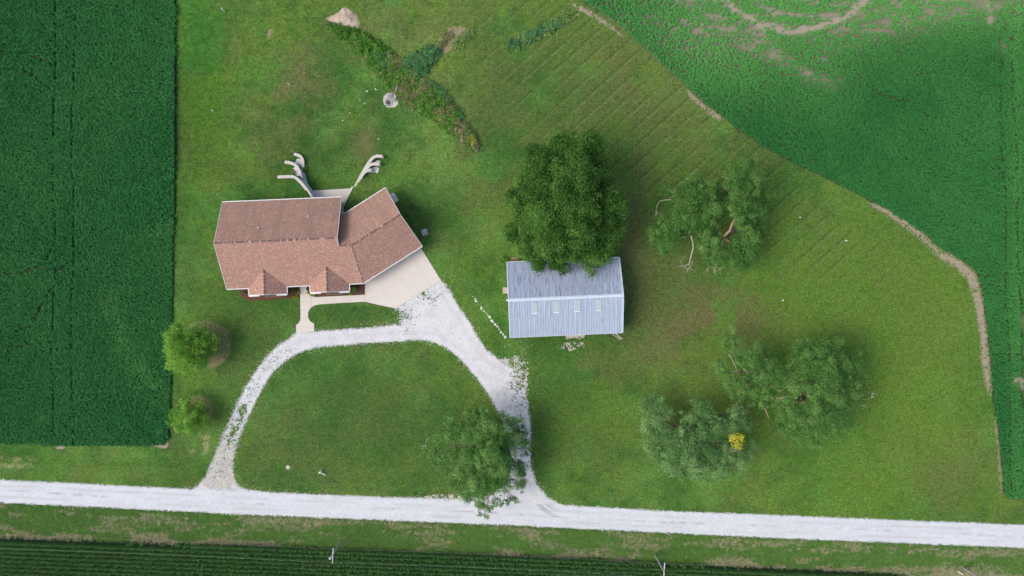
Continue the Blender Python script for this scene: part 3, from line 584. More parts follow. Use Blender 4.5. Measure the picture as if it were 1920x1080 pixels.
V_ = isect(H(0, VN), hu, GW(0, CN), gd); V_.z = 3.1
def roof(name, pts, along, mat):
    o = Vector(pts[0]); n = Vector((0, 0, 0))
    for i in range(len(pts)): n += (Vector(pts[i]) - o).cross(Vector(pts[(i + 1) % len(pts)]) - o)
    n.normalize(); n = n if n.z > 0 else -n; a = along.normalized(); b = n.cross(a)
    return MB().slab(pts, (0, 0, -.22)).build(name, M[mat], house, uvframe=(o, a, b))
roof('roof_slope', [H(0, 0, EZ), J_, A_, H(UE, VC, ZC), H(UE, RV, RZ), H(0, RV, RZ)], hu, 'shingle')
roof('roof_slope', [H(0, RV, RZ), H(UE, RV, RZ), H(UE, VB, RZ - SL * (VB - RV)), H(0, VB, RZ - SL * (VB - RV))], hu, 'shingle_north')
roof('roof_slope', [J_, GW(GE, CS, EZ), GW(GE, CR, ZC), A_], gd, 'shingle')
roof('roof_slope', [A_, GW(GE, CR, ZC), GW(GE, CN, 3.1), V_], gd, 'shingle_north')
roof('roof_slope', [H(UE - .4, VC, ZC - .01), A_, V_, H(UE - .4, VN, 3.1)], hu, 'shingle_north')
def strip(name, a, b, w, h, mat, parent=house, up=0):
    a = Vector(a); b = Vector(b); d = (b - a); L = d.length; d.normalize()
    s = d.cross(Vector((0, 0, 1))).normalized(); n = s.cross(d)
    m = Matrix((d, s, n)).transposed()
    return MB().box((a + b) / 2 + n * up, (L, w, h), rot=m).build(name, M[mat], parent)
def caps(a, b, tilt=.16):
    """ridge: overlapping cap shingles, joined"""
    a = Vector(a); b = Vector(b); d = b - a; L = d.length; d.normalize(); s = d.cross(Vector((0, 0, 1))).normalized(); m = MB()
    n = int(L / .30); rg = random.Random(int(L * 100))
    for i in range(n):
        p0 = a + d * (L * i / n); p1 = a + d * (L * (i + 1.08) / n); z0 = .055 + rg.uniform(-.01, .015); z1 = .02
        w = .17
        vs = [p0 + s * w + Vector((0, 0, z0 - w * .5)), p0 + Vector((0, 0, z0)), p0 - s * w + Vector((0, 0, z0 - w * .5)), p1 + s * w + Vector((0, 0, z1 - w * .5)), p1 + Vector((0, 0, z1)), p1 - s * w + Vector((0, 0, z1 - w * .5))]
        m.add(vs, [(0, 1, 4, 3), (1, 2, 5, 4), (0, 2, 1)])
    o = m.build('ridge_cap', M['ridge_shingle'], house, uvframe=(a, d, s)); tag(o, kind='stuff'); return o
caps(H(0, RV, RZ), H(UE, RV, RZ)); caps(A_, GW(GE, CR, ZC)); caps(H(UE, VC, ZC), A_); caps(A_, J_)
# white gutters and rake boards
zb = RZ - SL * (VB - RV); lift = -.09
strip('gutter', H(-.03, VB + .07, zb - .08), H(UE, VB + .07, zb - .08), .14, .14, 'white_trim')
strip('gutter', GW(GE, CS - .07, EZ - .08), J_ - gn * .07 - Vector((0, 0, .08)), .14, .14, 'white_trim')
strip('gutter', GW(GE, CN + .07, 3.02), V_ + gn * .07 - Vector((0, 0, .08)), .14, .14, 'white_trim')
strip('gutter', H(UE - .35, VN + .07, 3.02), V_ + hv * .07 - Vector((0, 0, .08)) + hu * .2, .16, .14, 'white_trim')
for v0, z0, v1, z1 in ((-.0, EZ, RV, RZ), (VB, zb, RV, RZ)):
    strip('rake_board', H(-.035, v0, z0 + lift), H(-.035, v1, z1 + lift), .06, .2, 'white_trim')
strip('rake_board', H(UE + .035, VB, zb + lift), H(UE + .035, RV, RZ + lift), .06, .2, 'white_trim')
strip('rake_board', H(UE + .035, VC + .1, ZC + .06 + lift), H(UE + .035, RV, RZ + lift), .06, .2, 'white_trim')
for c0 in (CS, CN): strip('rake_board', GW(GE + .035, c0, (EZ if c0 == CS else 3.1) + lift), GW(GE + .035, CR, ZC + lift), .06, .2, 'white_trim')
# walls
wb = MB(); lowz = -DROP - .2
wb.add([H(.5, .6, 0), H(UE - .45, .6, 0), H(UE - .45, VB - .6, lowz), H(.5, VB - .6, lowz)] + [H(.5, .6, EZ + .1), H(UE - .45, .6, EZ + .1), H(UE - .45, RV, RZ - .26), H(UE - .45, VB - .6, zb + .1), H(.5, VB - .6, zb + .1), H(.5, RV, RZ - .26)],
       [(0, 1, 5, 4), (1, 2, 7, 6, 5), (2, 3, 8, 7), (3, 0, 4, 9, 8)]); wb.build('wall', M['siding'], house)
gi = J_ + hu * -2 + hv * .6; gi.z = 0
wb = MB(); w0 = GW(GE - .5, CS + .6); w1 = GW(GE - .5, CN - .6); j0 = J_ + gn * .6; v0 = V_ - gn * .5
wb.add([Vector((j0.x, j0.y, -.1)), w0 + Vector((0, 0, -.1)), w1 + Vector((0, 0, -.1)), Vector((v0.x, v0.y, -.1)), Vector((j0.x, j0.y, EZ + .1)), w0 + Vector((0, 0, EZ + .1)), GW(GE - .5, CR, ZC - .26), w1 + Vector((0, 0, 3.2)), Vector((v0.x, v0.y, 3.2))],
       [(0, 1, 5, 4), (1, 2, 7, 6, 5), (2, 3, 8, 7)]); wb.build('wall', M['siding'], house)
for k in range(3):      # garage doors under the long eave
    d0 = GE - 2.4 - 3.4 * k; g = MB().box(GW(d0, CS + .57, 1.15), (2.7, .08, 2.3), GA).build('garage_door', M['door_white'], house)
    for q in range(3): MB().box(GW(d0, CS + .525, .55 + .6 * q), (2.64, .03, .04), GA).build('door_groove', M['light_grey'], g)
MB().box(H(11.8 + 1.25, .55, 1.1), (1.1, .08, 2.2), HA).build('front_door', M['brick'], house)
for u in (2.2, 15.0): 
    w = MB().box(H(u, .56, 1.6), (1.4, .1, 1.4), HA).build('window', M['white_trim'], house); MB().box(H(u, .5, 1.6), (1.2, .06, 1.2), HA).build('pane', M['dark_glass'], w)
for u in (3, 7.5, 12, 17):
    for z in (-.95, 1.6):
        w = MB().box(H(u, VB - .56, z), (1.8, .1, 1.5 if z > 0 else 1.9), HA).build('window', M['white_trim'], house); MB().box(H(u, VB - .5, z), (1.6, .06, 1.3 if z > 0 else 1.7), HA).build('pane', M['dark_glass'], w)
dr = MB().box(GW(GE - .46, CN - 1.9, 1.1), (.08, 1.0, 2.15), GA).build('side_door', M['door_white'], house)
# the two front cross gables
for u0, u1, uc in ((4.05, 11.0, 7.55), (15.3, 22.44, 18.87)):
    zr = 4.85; va = (zr - EZ) / SL; vf = -1.28; e = .03
    gb = [H(uc, vf, zr + e), H(uc, va + .05, zr + e), H(u0, .05, EZ + e), H(u0, vf, EZ + e)]
    roof('gable_slope', gb, hv, 'shingle')
    gb = [H(uc, vf, zr + e), H(u1, vf, EZ + e), H(u1, .05, EZ + e), H(uc, va + .05, zr + e)]
    roof('gable_slope', gb, hv, 'shingle')
    caps(H(uc, vf, zr + e), H(uc, va, zr + e))
    for us, sg in ((u0, -1), (u1, 1)):
        strip('gutter', H(us + sg * .07, vf, EZ - .06), H(us + sg * .07, .0, EZ - .06), .14, .14, 'white_trim')
        strip('rake_board', H(us, vf - .05, EZ + lift), H(uc, vf - .05, zr + lift), .09, .2, 'white_trim')
        strip('eave_return', H(us + sg * .02, vf - .18, EZ - .05), H(us - sg * 1.9, vf - .18, EZ - .05), .26, .14, 'white_trim')
    MB().add([H(u0 + .5, vf + .45, 0), H(u1 - .5, vf + .45, 0), H(u1 - .5, vf + .45, EZ), H(uc, vf + .45, zr - .2), H(u0 + .5, vf + .45, EZ), H(u0 + .5, .7, 0), H(u1 - .5, .7, 0), H(u0 + .5, .7, EZ), H(u1 - .5, .7, EZ)], [(0, 1, 2, 3, 4), (5, 0, 4, 7), (1, 6, 8, 2)]).build('wall', M['brick'], house)
    pz_ = 2.75
    pr = MB().slab([H(uc - .75, vf + .42, pz_ + .45), H(uc + 2.35, vf + .42, pz_ + .45), H(uc + 2.35, vf - .62, pz_), H(uc - .75, vf - .62, pz_)], (0, 0, -.12)).build('bay_roof', M['brown_shake'], house)
    for k in range(5): MB().box(H(uc - .45 + .62 * k, vf - .25, pz_ + .2), (.46, .5, .05), HA).build('shake', M['brown_shake' if k % 2 else 'siding'], pr) if k % 2 else None
    bw = MB().box(H(uc + .8, vf + .0, 1.5), (2.8, .8, 2.3), HA).build('bay_window', M['white_trim'], house)
    for k in range(3): MB().box(H(uc - .1 + .9 * k, vf - .42, 1.6), (.75, .05, 1.6), HA).build('pane', M['dark_glass'], bw)
for k, (a, b) in enumerate(((-.03, 3.92), (11.14, 15.16))): strip('gutter', H(a, -.07, EZ - .08), H(b, -.07, EZ - .08), .14, .14, 'white_trim')
jj_ = (J_ - H(0, 0, 0)).dot(hu); strip('gutter', H(22.58, -.07, EZ - .08), H(jj_, -.07, EZ - .08), .14, .14, 'white_trim')
for px_, py_ in ((487, 427), (577, 405)):
    p = P(px_, py_, 5.6) - HO; v = p.dot(hv); z = RZ - SL * (v - RV)
    f = MB().lathe([(.13, -.05), (.12, .08), (.075, .10), (.07, .45), (.04, .46)], 10, (p.x, p.y, z)).build('vent_pipe', M['white_paint'], house)

# ------------------------------------------------------------------ patio retaining walls
def wall_path(pts, z): return smooth_poly([P(x, y, z)[:2] for x, y in pts], 2, closed=False)
def ret_wall(name, pts, ztop, label, zbot=-DROP - .15, th=.46, cap='cap_stone', blk=.42, endz=None, straight=False):
    w = thing(name, label, 'retaining wall', (0, 0, 0))
    path = wall_path(pts, ztop) if not straight else np.array([P(x, y, ztop)[:2] for x, y in pts])
    d = np.concatenate([[0], np.cumsum(np.hypot(*np.diff(path, axis=0).T))]); L = d[-1]
    w.location = (path[0, 0], path[0, 1], 0); off = Vector((path[0, 0], path[0, 1], 0))
    def at(s):
        x = np.interp(s, d, path[:, 0]); y = np.interp(s, d, path[:, 1]); x2 = np.interp(min(s + .05, L), d, path[:, 0]); y2 = np.interp(min(s + .05, L), d, path[:, 1]); x1 = np.interp(max(s - .05, 0), d, path[:, 0]); y1 = np.interp(max(s - .05, 0), d, path[:, 1])
        return Vector((x, y, 0)) - off, math.atan2(y2 - y1, x2 - x1)
    n = max(2, round(L / blk)); hcourse = .2; nc = int(round((ztop - zbot) / hcourse)); rg = random.Random(len(label))
    cm = MB(); bm_ = MB()
    for i in range(n):
        p, a = at(L * (i + .5) / n); cm.box(p + Vector((0, 0, ztop - .05)), (L / n - .04, th + .08, .11), a + rg.uniform(-.03, .03))
    for c in range(nc):
        for i in range(n + (c % 2)):
            s = L * (i + (.5 if c % 2 == 0 else 0)) / n
            p, a = at(min(max(s, .02), L - .02)); bm_.box(p + Vector((0, 0, ztop - .11 - hcourse * (c + .5))), (L / n - .02, th + rg.uniform(-.03, .03), hcourse - .012), a)
    tag(cm.build('cap', M[cap], w), kind='stuff'); tag(bm_.build('block_courses', M['wall_block'], w), kind='stuff'); return w
ret_wall('block_retaining_wall', [(551.6, 288.8), (562.5, 292), (568, 299.7), (567.5, 315)], -1.75, 'curved pale block wall, lowest tier left of the patio')
ret_wall('block_retaining_wall', [(534.4, 303.6), (545, 305), (556, 310), (561.7, 321.6), (564.5, 334)], -.9, 'curved pale block wall, middle tier left of the patio')
ret_wall('block_retaining_wall', [(521, 331.7), (540, 331), (551.6, 331), (562.5, 340), (575, 356)], .06, 'curved pale block wall, highest tier left of the patio')
ret_wall('block_retaining_wall', [(717, 293), (704.7, 292), (697, 297), (687.5, 310.6), (676, 331), (665.6, 351)], -1.3, 'long curved pale block wall right of the patio, lowest tier')
ret_wall('block_retaining_wall', [(711, 308), (698, 306.7), (690, 312), (684, 322)], -.75, 'short curved pale block wall right of the patio, middle tier', zbot=-2.2)
ret_wall('block_retaining_wall', [(696, 318.5), (688, 319.5), (681, 325), (676, 334)], -.35, 'short curved grey block wall right of the patio, highest tier', zbot=-1.6, cap='wall_block')
tp = [(592, 378, .02), (575.5, 356, .02), (566, 343.5, .0), (563.5, 339, -.3), (565, 333, -.88), (562.8, 322, -.9), (566, 318, -1.3), (568, 314, -1.75), (568.6, 300, -1.76), (563, 292, -1.8)]
bp = [(597, 378), (586, 357), (579, 347), (577, 343), (574.5, 336), (572, 326), (571.8, 320), (571.5, 315), (571.5, 300), (565, 289)]
tpp = np.array([P(*q) for q in tp]); bpp = np.array([P(x, y, -DROP) - Vector((0, 0, .1)) for x, y in bp]); NS = 60; NR = 11
uu = np.linspace(0, len(tp) - 1, NS); T_ = np.stack([np.interp(uu, range(len(tp)), tpp[:, k]) for k in range(3)], 1); B_ = np.stack([np.interp(uu, range(len(bp)), bpp[:, k]) for k in range(3)], 1)
fv = []; ff = []
for c in range(NR + 1):
    for e in (0, 1):
        w_ = c / NR; q = T_ * (1 - w_) + B_ * w_; q = q + np.array([.035 * (e - .5), 0, .0])
        fv.append(q)
fv = np.vstack(fv); nrow = 2 * (NR + 1)
ff = [(a * NS + k, a * NS + k + 1, (a + 1) * NS + k + 1, (a + 1) * NS + k) for a in range(nrow - 1) for k in range(NS - 1)]
wf_ = link('block_wall_face', npmesh('block_wall_face', fv, ff), M['wall_block']); tag(wf_, 'tall grey block wall face on the left side of the patio lawn', 'retaining wall')
def conc_wall(pts, z, label):
    w = MB(); a, b = [P(x, y, z) for x, y in pts]; d = b - a; L = d.length; an = math.atan2(d.y, d.x); m = (a + b) / 2
    t_ = thing('concrete_wall', label, 'retaining wall', (m.x, m.y, -DROP), an)
    MB().box((0, 0, (z + DROP) / 2 - .1), (L, .26, z + DROP + .1)).build('wall_body', M['wall_block'], t_); MB().box((0, 0, z + DROP), (L + .04, .34, .08)).build('cap', M['concrete'], t_)
conc_wall([(575.5, 354.5), (592, 382)], .12, 'straight concrete wall joining the left terraces to the house')
conc_wall([(661, 350), (643, 386)], .12, 'straight concrete wall joining the right terraces to the house')
# steps of white stones beside the right terraces
for i, (x, y) in enumerate(((706, 314), (705.5, 318), (704.5, 321))):
    o = MB().box((0, 0, 0), (.42, .30, .16), .2).build('step_block', M['pale_stone']); q = G(x, y); o.location = q + Vector((0, 0, .1))
    tag(o, ['topmost', 'middle', 'lowest'][i] + ' of three small pale blocks beside the right terraces', 'stone block', 'pale blocks beside the right terraces')

# ------------------------------------------------------------------ the barn
BA = math.radians(2.5); BC = Vector((9.62, -1.72, 0))
barn = thing('metal_barn', 'long barn with a ribbed blue-grey metal roof and four skylights', 'barn', BC, BA)
BL, BD, BEZ, BRZ = 20.35, 6.86, 3.6, 6.2
bs = (BRZ - BEZ) / BD; slen = math.hypot(BD, BRZ - BEZ); sa_ = math.atan2(BRZ - BEZ, BD)
NP = 22; pw = BL / NP
def panel_mesh(side):
    """one sheet of ribbed roofing: flat pan with raised ribs"""
    prof = [(-pw / 2, 0)]
    for k in range(4):
        x = -pw / 2 + pw * (k + .5) / 4; prof += [(x - .05, 0), (x - .025, .055 if k else .085), (x + .025, .055 if k else .085), (x + .05, 0)]
    prof += [(pw / 2, 0)]
    V = []; F = []; n = len(prof)
    for s in (0, 1):
        y = s * BD * -1 * side; z = BRZ - s * (BRZ - BEZ)
        V += [(x, y, z + h) for x, h in prof]
    V += [(x, y, z - .03) for x, y, z in V]
    for i in range(n - 1): F += [(i, i + 1, n + i + 1, n + i), (2 * n + i, 3 * n + i, 3 * n + i + 1, 2 * n + i + 1), (n + i, n + i + 1, 3 * n + i + 1, 3 * n + i)]
    F += [(0, n, 3 * n, 2 * n), (n - 1, 3 * n - 1, 4 * n - 1, 2 * n - 1)]
    me = bpy.data.meshes.new('roof_panel'); me.from_pydata(V, [], F); me.update()
    uv = me.uv_layers.new(name='UVMap')
    for lp in me.loops:
        c = me.vertices[lp.vertex_index].co; uv.data[lp.index].uv = (c.x, abs(c.y) / math.cos(sa_))
    return me
for side, mt in ((1, 'barn_metal'), (-1, 'barn_metal_worn')):
    base = panel_mesh(side); base.materials.append(M[mt])
    for i in range(NP):
        me = base if i == 0 else base.copy()
        if i:
            for d in me.uv_layers[0].data: d.uv = (d.uv[0] + i * pw, d.uv[1])
        o = link('roof_panel', me, None, barn); o.location = (-BL / 2 + pw * (i + .5), 0, random.uniform(0, .012))
def bstrip(name, a, b, w, h, mat): return strip(name, a, b, w, h, mat, barn)
MB().add([(-BL / 2 - .05, 0, BRZ + .13), (BL / 2 + .05, 0, BRZ + .13), (BL / 2 + .05, -.3, BRZ + .0), (-BL / 2 - .05, -.3, BRZ + .0), (BL / 2 + .05, .3, BRZ + .0), (-BL / 2 - .05, .3, BRZ + .0)], [(0, 3, 2, 1), (0, 1, 4, 5)]).build('ridge_cap', M['barn_trim'], barn)
for x in (-BL / 2 - .07, BL / 2 + .07):
    for sg in (-1, 1): bstrip('rake_trim', (x, sg * BD, BEZ + .02), (x, 0, BRZ + .04), .20, .16, 'barn_trim')
for sg in (-1, 1): bstrip('eave_trim', (-BL / 2, sg * (BD + .05), BEZ - .06), (BL / 2, sg * (BD + .05), BEZ - .06), .10, .14, 'barn_trim' if sg > 0 else 'light_grey')
bstrip('ridge_end', (-BL / 2 - .5, 0, BRZ - .05), (-BL / 2 - .15, 0, BRZ - .05), .22, .18, 'white_paint')
MB().add([(-BL / 2 + .25, -BD + .3, 0), (BL / 2 - .25, -BD + .3, 0), (BL / 2 - .25, BD - .3, 0), (-BL / 2 + .25, BD - .3, 0), (-BL / 2 + .25, -BD + .3, BEZ), (BL / 2 - .25, -BD + .3, BEZ), (BL / 2 - .25, 0, BRZ - .1), (BL / 2 - .25, BD - .3, BEZ), (-BL / 2 + .25, BD - .3, BEZ), (-BL / 2 + .25, 0, BRZ - .1)], [(0, 1, 5, 4), (1, 2, 7, 6, 5), (2, 3, 8, 7), (3, 0, 4, 9, 8)]).build('wall', M['barn_wall'], barn)
MB().box((2.5, -BD + .25, 1.6), (4.4, .1, 3.1)).build('sliding_door', M['white_trim'], barn); MB().box((-BL / 2 + .22, 2.0, 1.1), (.08, 1.0, 2.1)).build('side_door', M['white_trim'], barn)
for cx in (1002, 1042, 1082, 1122):           # four translucent skylight sheets with their lower flashing
    c = P(cx, 571 - (cx - 1002) * .036, BEZ + bs * 5.6) - BC; u = c.x * math.cos(BA) + c.y * math.sin(BA)
    rot = Matrix.Rotation(sa_, 3, 'X'); y0 = -.55; y1 = -2.55
    def rz(y): return BRZ + y * bs
    s = MB().box((u, (y0 + y1) / 2, rz((y0 + y1) / 2) + .075), (.92, (y0 - y1) / math.cos(sa_), .05), rot=rot).build('skylight', M['fibreglass'], barn)
    MB().box((u, y1 - .06, rz(y1) + .085), (1.05, .14, .07), rot=rot).build('flashing', M['white_paint'], s)
    for sx in (-.49, .49): MB().box((u + sx, (y0 + y1) / 2, rz((y0 + y1) / 2) + .09), (.05, (y0 - y1) / math.cos(sa_), .06), rot=rot).build('side_rib', M['barn_trim'], s)
def simple(name, mb, mat, loc, label, cat, rz=0, group=None):
    o = mb.build(name, M[mat]); o.location = loc; o.rotation_euler.z = rz; return tag(o, label, cat, group)
simple('concrete_pad', MB().box((0, 0, .06), (1.25, 1.15, .12)), 'tan_pad', G(949, 544.5), 'small square tan pad at the left barn door', 'door pad', BA)

# ------------------------------------------------------------------ small things in the yard
ln = PXY([(887, 556), (905, 580), (925, 604), (948, 632)]); sp = [0, .055, .105, .13, .20, .26, .31, .37, .42, .46, .52, .555, .63, .67, .72, .76, .80, .84, .89, .94, 1.0]
ordn = ['first', 'second', 'third', 'fourth', 'fifth', 'sixth', 'seventh', 'eighth', 'ninth', 'tenth', 'eleventh', 'twelfth', 'thirteenth', 'fourteenth', 'fifteenth', 'sixteenth', 'seventeenth', 'eighteenth', 'nineteenth', 'twentieth', 'last']
for i, s in enumerate(sp):
    x = np.interp(s * 3, range(4), ln[:, 0]) + random.uniform(-.12, .12); y = np.interp(s * 3, range(4), ln[:, 1])
    simple('edging_stone', MB().stone((0, 0, -.03), (.11, .2, .25, .15)[(i * 7) % 4] + (.16 if i in (12, 20) else 0), 40 + i, .45), 'pale_stone', (x, y, 0), ordn[i] + ' stone from the upper end of the pale stone row left of the barn', 'stone', group='pale stones in a row left of the barn')
for i, (x, y, r, w) in enumerate(((684, 165.5, .26, 'largest white stone on the lawn left of the fire pit'), (692, 162, .13, 'small white stone just right of the largest one by the fire pit'), (700, 161.5, .2, 'upper right white stone on the lawn left of the fire pit'), (703, 162.5, .14, 'tiny white stone at the right end of the upper row by the fire pit'), (670, 181.5, .15, 'white stone left of the fire pit, middle of the scattered row'), (679, 188, .2, 'white stone nearest the fire pit at its own height'), (663, 201, .12, 'tiny pale stone below the middle of the scattered row'), (650.5, 206, .16, 'white stone in the scattered row, second from its lower end'), (636.5, 220.5, .2, 'white stone at the lower left end of the scattered row'), (590, 252, .15, 'lone pale stone on the lawn above the left terraces'), (705, 255, .2, 'pale stone on the lawn above the right terraces'), (854, 242, .3, 'pale stone at the lower edge of the weedy ditch'))):
    simple('white_stone', MB().stone((0, 0, -.04), r * .75, 70 + i, .6), 'pale_stone', G(x, y), w, 'stone', group='scattered pale stones behind the house')
# fire pit: ring of stones, two chairs, a leaning pole
fp = thing('fire_ring', 'ring of grey stones in the middle of the round gravel pad', 'fire pit', G(725, 186))
for k in range(11): MB().stone((.62 * math.cos(k * .571), .62 * math.sin(k * .571), .0), .2, 90 + k, .8).build('stone', M['grey_stone'], fp)
MB().lathe([(.45, .02), (.4, .05), (.1, .07)], 12).build('ash', M['dark_metal'], fp)
def chair(px, py, rz, label):
    c = thing('lawn_chair', label, 'chair', G(px, py) + Vector((0, 0, .02)), rz, 'chairs at the fire pit'); c.scale = (.85, .85, .85)
    MB().box((0, 0, .38), (.6, .55, .05)).build('seat', M['chair_grey'], c)
    rb = Matrix.Rotation(math.radians(-18), 3, 'X')
    MB().box((0, .36, .72), (.6, .05, .72), rot=rb).build('backrest', M['chair_grey'], c)
    for sx in (-1, 1):
        MB().box((sx * .36, .0, .58), (.12, .62, .04)).build('armrest', M['chair_grey'], c)
        MB().box((sx * .33, -.26, .28), (.06, .08, .56)).build('leg', M['chair_grey'], c); MB().box((sx * .33, .3, .2), (.06, .08, .4)).build('leg', M['chair_grey'], c)
chair(728, 176, math.radians(-20), 'upper left grey chair on the fire pit gravel')
chair(735.5, 182, math.radians(-75), 'right-hand grey chair on the fire pit gravel')
po = MB().tube([(0, 0, 0), (.55, .75, 1.3), (.8, 1.1, 1.9)], [.05, .05, .035], 8); simple('leaning_pole', po, 'light_grey', G(736, 172), 'thin grey pole leaning out of the ditch above the fire pit', 'pole')
# condenser unit beside the garage
ac = thing('condenser_unit', 'grey square air conditioning unit on the lawn right of the garage', 'air conditioner', G(796.5, 435.5), math.radians(20))
MB().box((0, 0, .05), (1.15, 1.15, .1)).build('base_pad', M['concrete'], ac); MB().box((0, 0, .52), (.86, .86, .84)).build('housing', M['grey_metal'], ac)
MB().box((0, 0, .955), (.78, .78, .03)).build('top_cover', M['light_grey'], ac); MB().lathe([(.34, .972), (.33, .99), (.1, .995), (.05, 1.0)], 18).build('fan_grille', M['grey_metal'], ac)
for s in (-1, 1):
    for k in range(5): MB().box((s * .435, 0, .22 + .14 * k), (.02, .8, .03)).build('louvre', M['dark_metal'], ac)
# posts, covers and pipes on the lawn
def post(px, py, h, r, mat, label, name='marker_post', cat='post', lean=(0, 0)):
    o = thing(name, label, cat, G(px, py)); MB().tube([(0, 0, -.05), (lean[0], lean[1], h)], r, 8).build('shaft', M[mat], o); MB().lathe([(r * 1.35, h - .02), (r * 1.35, h + .06), (r * .5, h + .1)], 10, (lean[0], lean[1], 0)).build('top_cap', M[mat], o); return o
post(419, 20, 1.0, .07, 'white_paint', 'white marker post at the top left of the lawn', lean=(-.15, .25)); post(393, 204, .5, .09, 'white_paint', 'short white pipe near the left field edge'); post(537.5, 155, .7, .06, 'white_paint', 'short white pipe on the dry lawn above the house', lean=(-.1, .25))
post(626, 903, 1.1, .07, 'grey_metal', 'slim grey post near the road on the front lawn'); post(1499, 408, .35, .09, 'white_paint', 'tiny white marker right of the twin tree near the field'); post(1585, 451.5, .45, .1, 'white_paint', 'white marker on the mown strip below the right field'); post(1467, 563, .35, .09, 'white_paint', 'tiny white marker on the bright lawn right of the barn')
wf = thing('white_hydrant', 'white upright fixture with a slanted arm on the front lawn', 'yard hydrant', G(602, 884), math.radians(-35))
MB().lathe([(.2, 0), (.2, .12), (.12, .16), (.1, .75), (.16, .8), (.16, .95), (.06, 1.0)], 12).build('body', M['white_paint'], wf); MB().box((.55, 0, .5), (1.0, .14, .08), rot=Matrix.Rotation(.3, 3, 'Y')).build('arm', M['white_paint'], wf); MB().box((-.16, .1, .85), (.14, .2, .16)).build('spout', M['grey_metal'], wf)
wc = thing('round_cover', 'small round tan lid set in the front lawn', 'well cover', G(540, 876)); MB().lathe([(.42, 0), (.42, .05), (.3, .06)], 18).build('rim', M['tan_pad'], wc); MB().lathe([(.2, .05), (.2, .1), (.1, .12)], 16).build('lid', M['pale_stone'], wc)
# things by the barn
bl = thing('fallen_plank', 'pale plank lying at the lower right barn corner', 'plank', G(1155, 631), math.radians(-35)); MB().box((0, 0, .1), (2.1, .16, .07)).build('board', M['dead_wood'], bl); MB().box((.4, .35, .06), (1.6, .14, .06), -.1).build('board', M['pale_stone'], bl)
jk = thing('rusty_wheel_frame', 'rusty curved iron frame behind the upper left barn corner', 'scrap iron', G(966, 487.5))
m = MB(); m.tube([(.75 * math.cos(a), .1 * math.sin(a), .75 + .7 * math.sin(a)) for a in np.linspace(-.3, 3.44, 14)], .07, 6); m.build('hoop', M['rust'], jk); MB().box((0, .25, .3), (1.5, .5, .2)).build('base', M['tan_branch'], jk); MB().box((.78, .15, .45), (.14, .3, .9)).build('upright', M['dark_metal'], jk)

# ------------------------------------------------------------------ utility poles and wires
def upole(px, py, label, trans=False):
    b = G(px, py); t_ = thing('utility_pole', label, 'utility pole', b, 0, 'utility poles along the corn'); hgt = 7.4
    MB().tube([(0, 0, -.1), (0, 0, 3.5), (0, 0, hgt)], [.20, .175, .14], 10).build('pole', M['pole_wood'], t_)
    MB().box((.17, 0, hgt - .35), (.12, 2.7, .16), math.radians(-3)).build('crossarm', M['arm_wood'], t_)
    for s in (-1.22, 1.22):
        i = MB().lathe([(.05, 0), (.09, .05), (.05, .1), (.09, .15), (.05, .22)], 10, (.17 + s * .05, s, hgt - .27)).build('insulator', M['white_paint'], t_)
    for s in (-1, 1): MB().tube([(.14, s * .75, hgt - .4), (.12, 0, hgt - 1.05)], .025, 6).build('brace', M['grey_metal'], t_)
    MB().lathe([(.2, 0), (.2, .12)], 10, (0, 0, 4.9)).build('band', M['dark_metal'], t_)
    if trans:
        MB().lathe([(.2, 0), (.21, .05), (.21, .6), (.17, .66), (.06, .7)], 12, (-.36, -.55, hgt - 1.0)).build('transformer', M['light_grey'], t_)
    return b
b1 = upole(641, 1014, 'grey utility pole with crossarm, left of the centre, by the corn', True); b2 = upole(1228, 1040, 'grey utility pole with crossarm right of the centre by the corn'); b3 = upole(1805, 1064, 'grey utility pole in the lower right corner beyond the corn')
b0 = Vector((-104, -44.5, 0)); b4 = Vector((150, -55.3, 0))
for s, lab in ((1.22, 'thin wire on the road side of the poles'), (-1.22, 'thin wire on the corn side of the poles')):
    pts = []
    for a, b in ((b0, b1), (b1, b2), (b2, b3), (b3, b4)):
        for k in range(16):
            u = k / 16; p = a.lerp(b, u); pts.append((p.x + .17, p.y + s, 7.4 - .05 - 3.0 * u * (1 - u)))
    simple('power_wire', MB().tube(pts, .009, 5), 'steel_wire', (0, 0, 0), lab, 'wire', group='wires between the utility poles')
gm = thing('guy_marker', 'short white marker tube beside the lower right utility pole', 'marker', G(1797, 1072), math.radians(-32)); MB().tube([(-.35, 0, .3), (.4, 0, .8)], .07, 8).build('tube', M['white_paint'], gm); MB().tube([(-.55, 0, .0), (-.35, 0, .3)], .03, 6).build('anchor_rod', M['grey_metal'], gm)

# ------------------------------------------------------------------ leaves, trees, shrubs
def leaves(centres, normals, size, rng, fold=.25, aspect=1.7, up=.85):
    """rhombic leaf faces (two triangles folded along the midrib), arrays"""
    n = len(centres); nr = normals * .8 + rng.normal(0, .65, (n, 3)); nr[:, 2] += up
    nr /= np.linalg.norm(nr, axis=1)[:, None] + 1e-9
    t = np.cross(nr, rng.normal(0, 1, (n, 3))); t /= np.linalg.norm(t, axis=1)[:, None] + 1e-9
    b = np.cross(nr, t); s = (size * rng.uniform(.6, 1.35, n))[:, None]
    a0 = centres - t * s * .5 * aspect ** .5; a1 = centres + t * s * .5 * aspect ** .5
    w = s * .5 / aspect ** .5
    V = np.stack([a0, centres + b * w - nr * s * fold * .3, a1, centres - b * w - nr * s * fold * .3], 1).reshape(-1, 3)
    base = np.arange(n) * 4
    return V, np.stack([base, base + 1, base + 2, base + 3], 1)
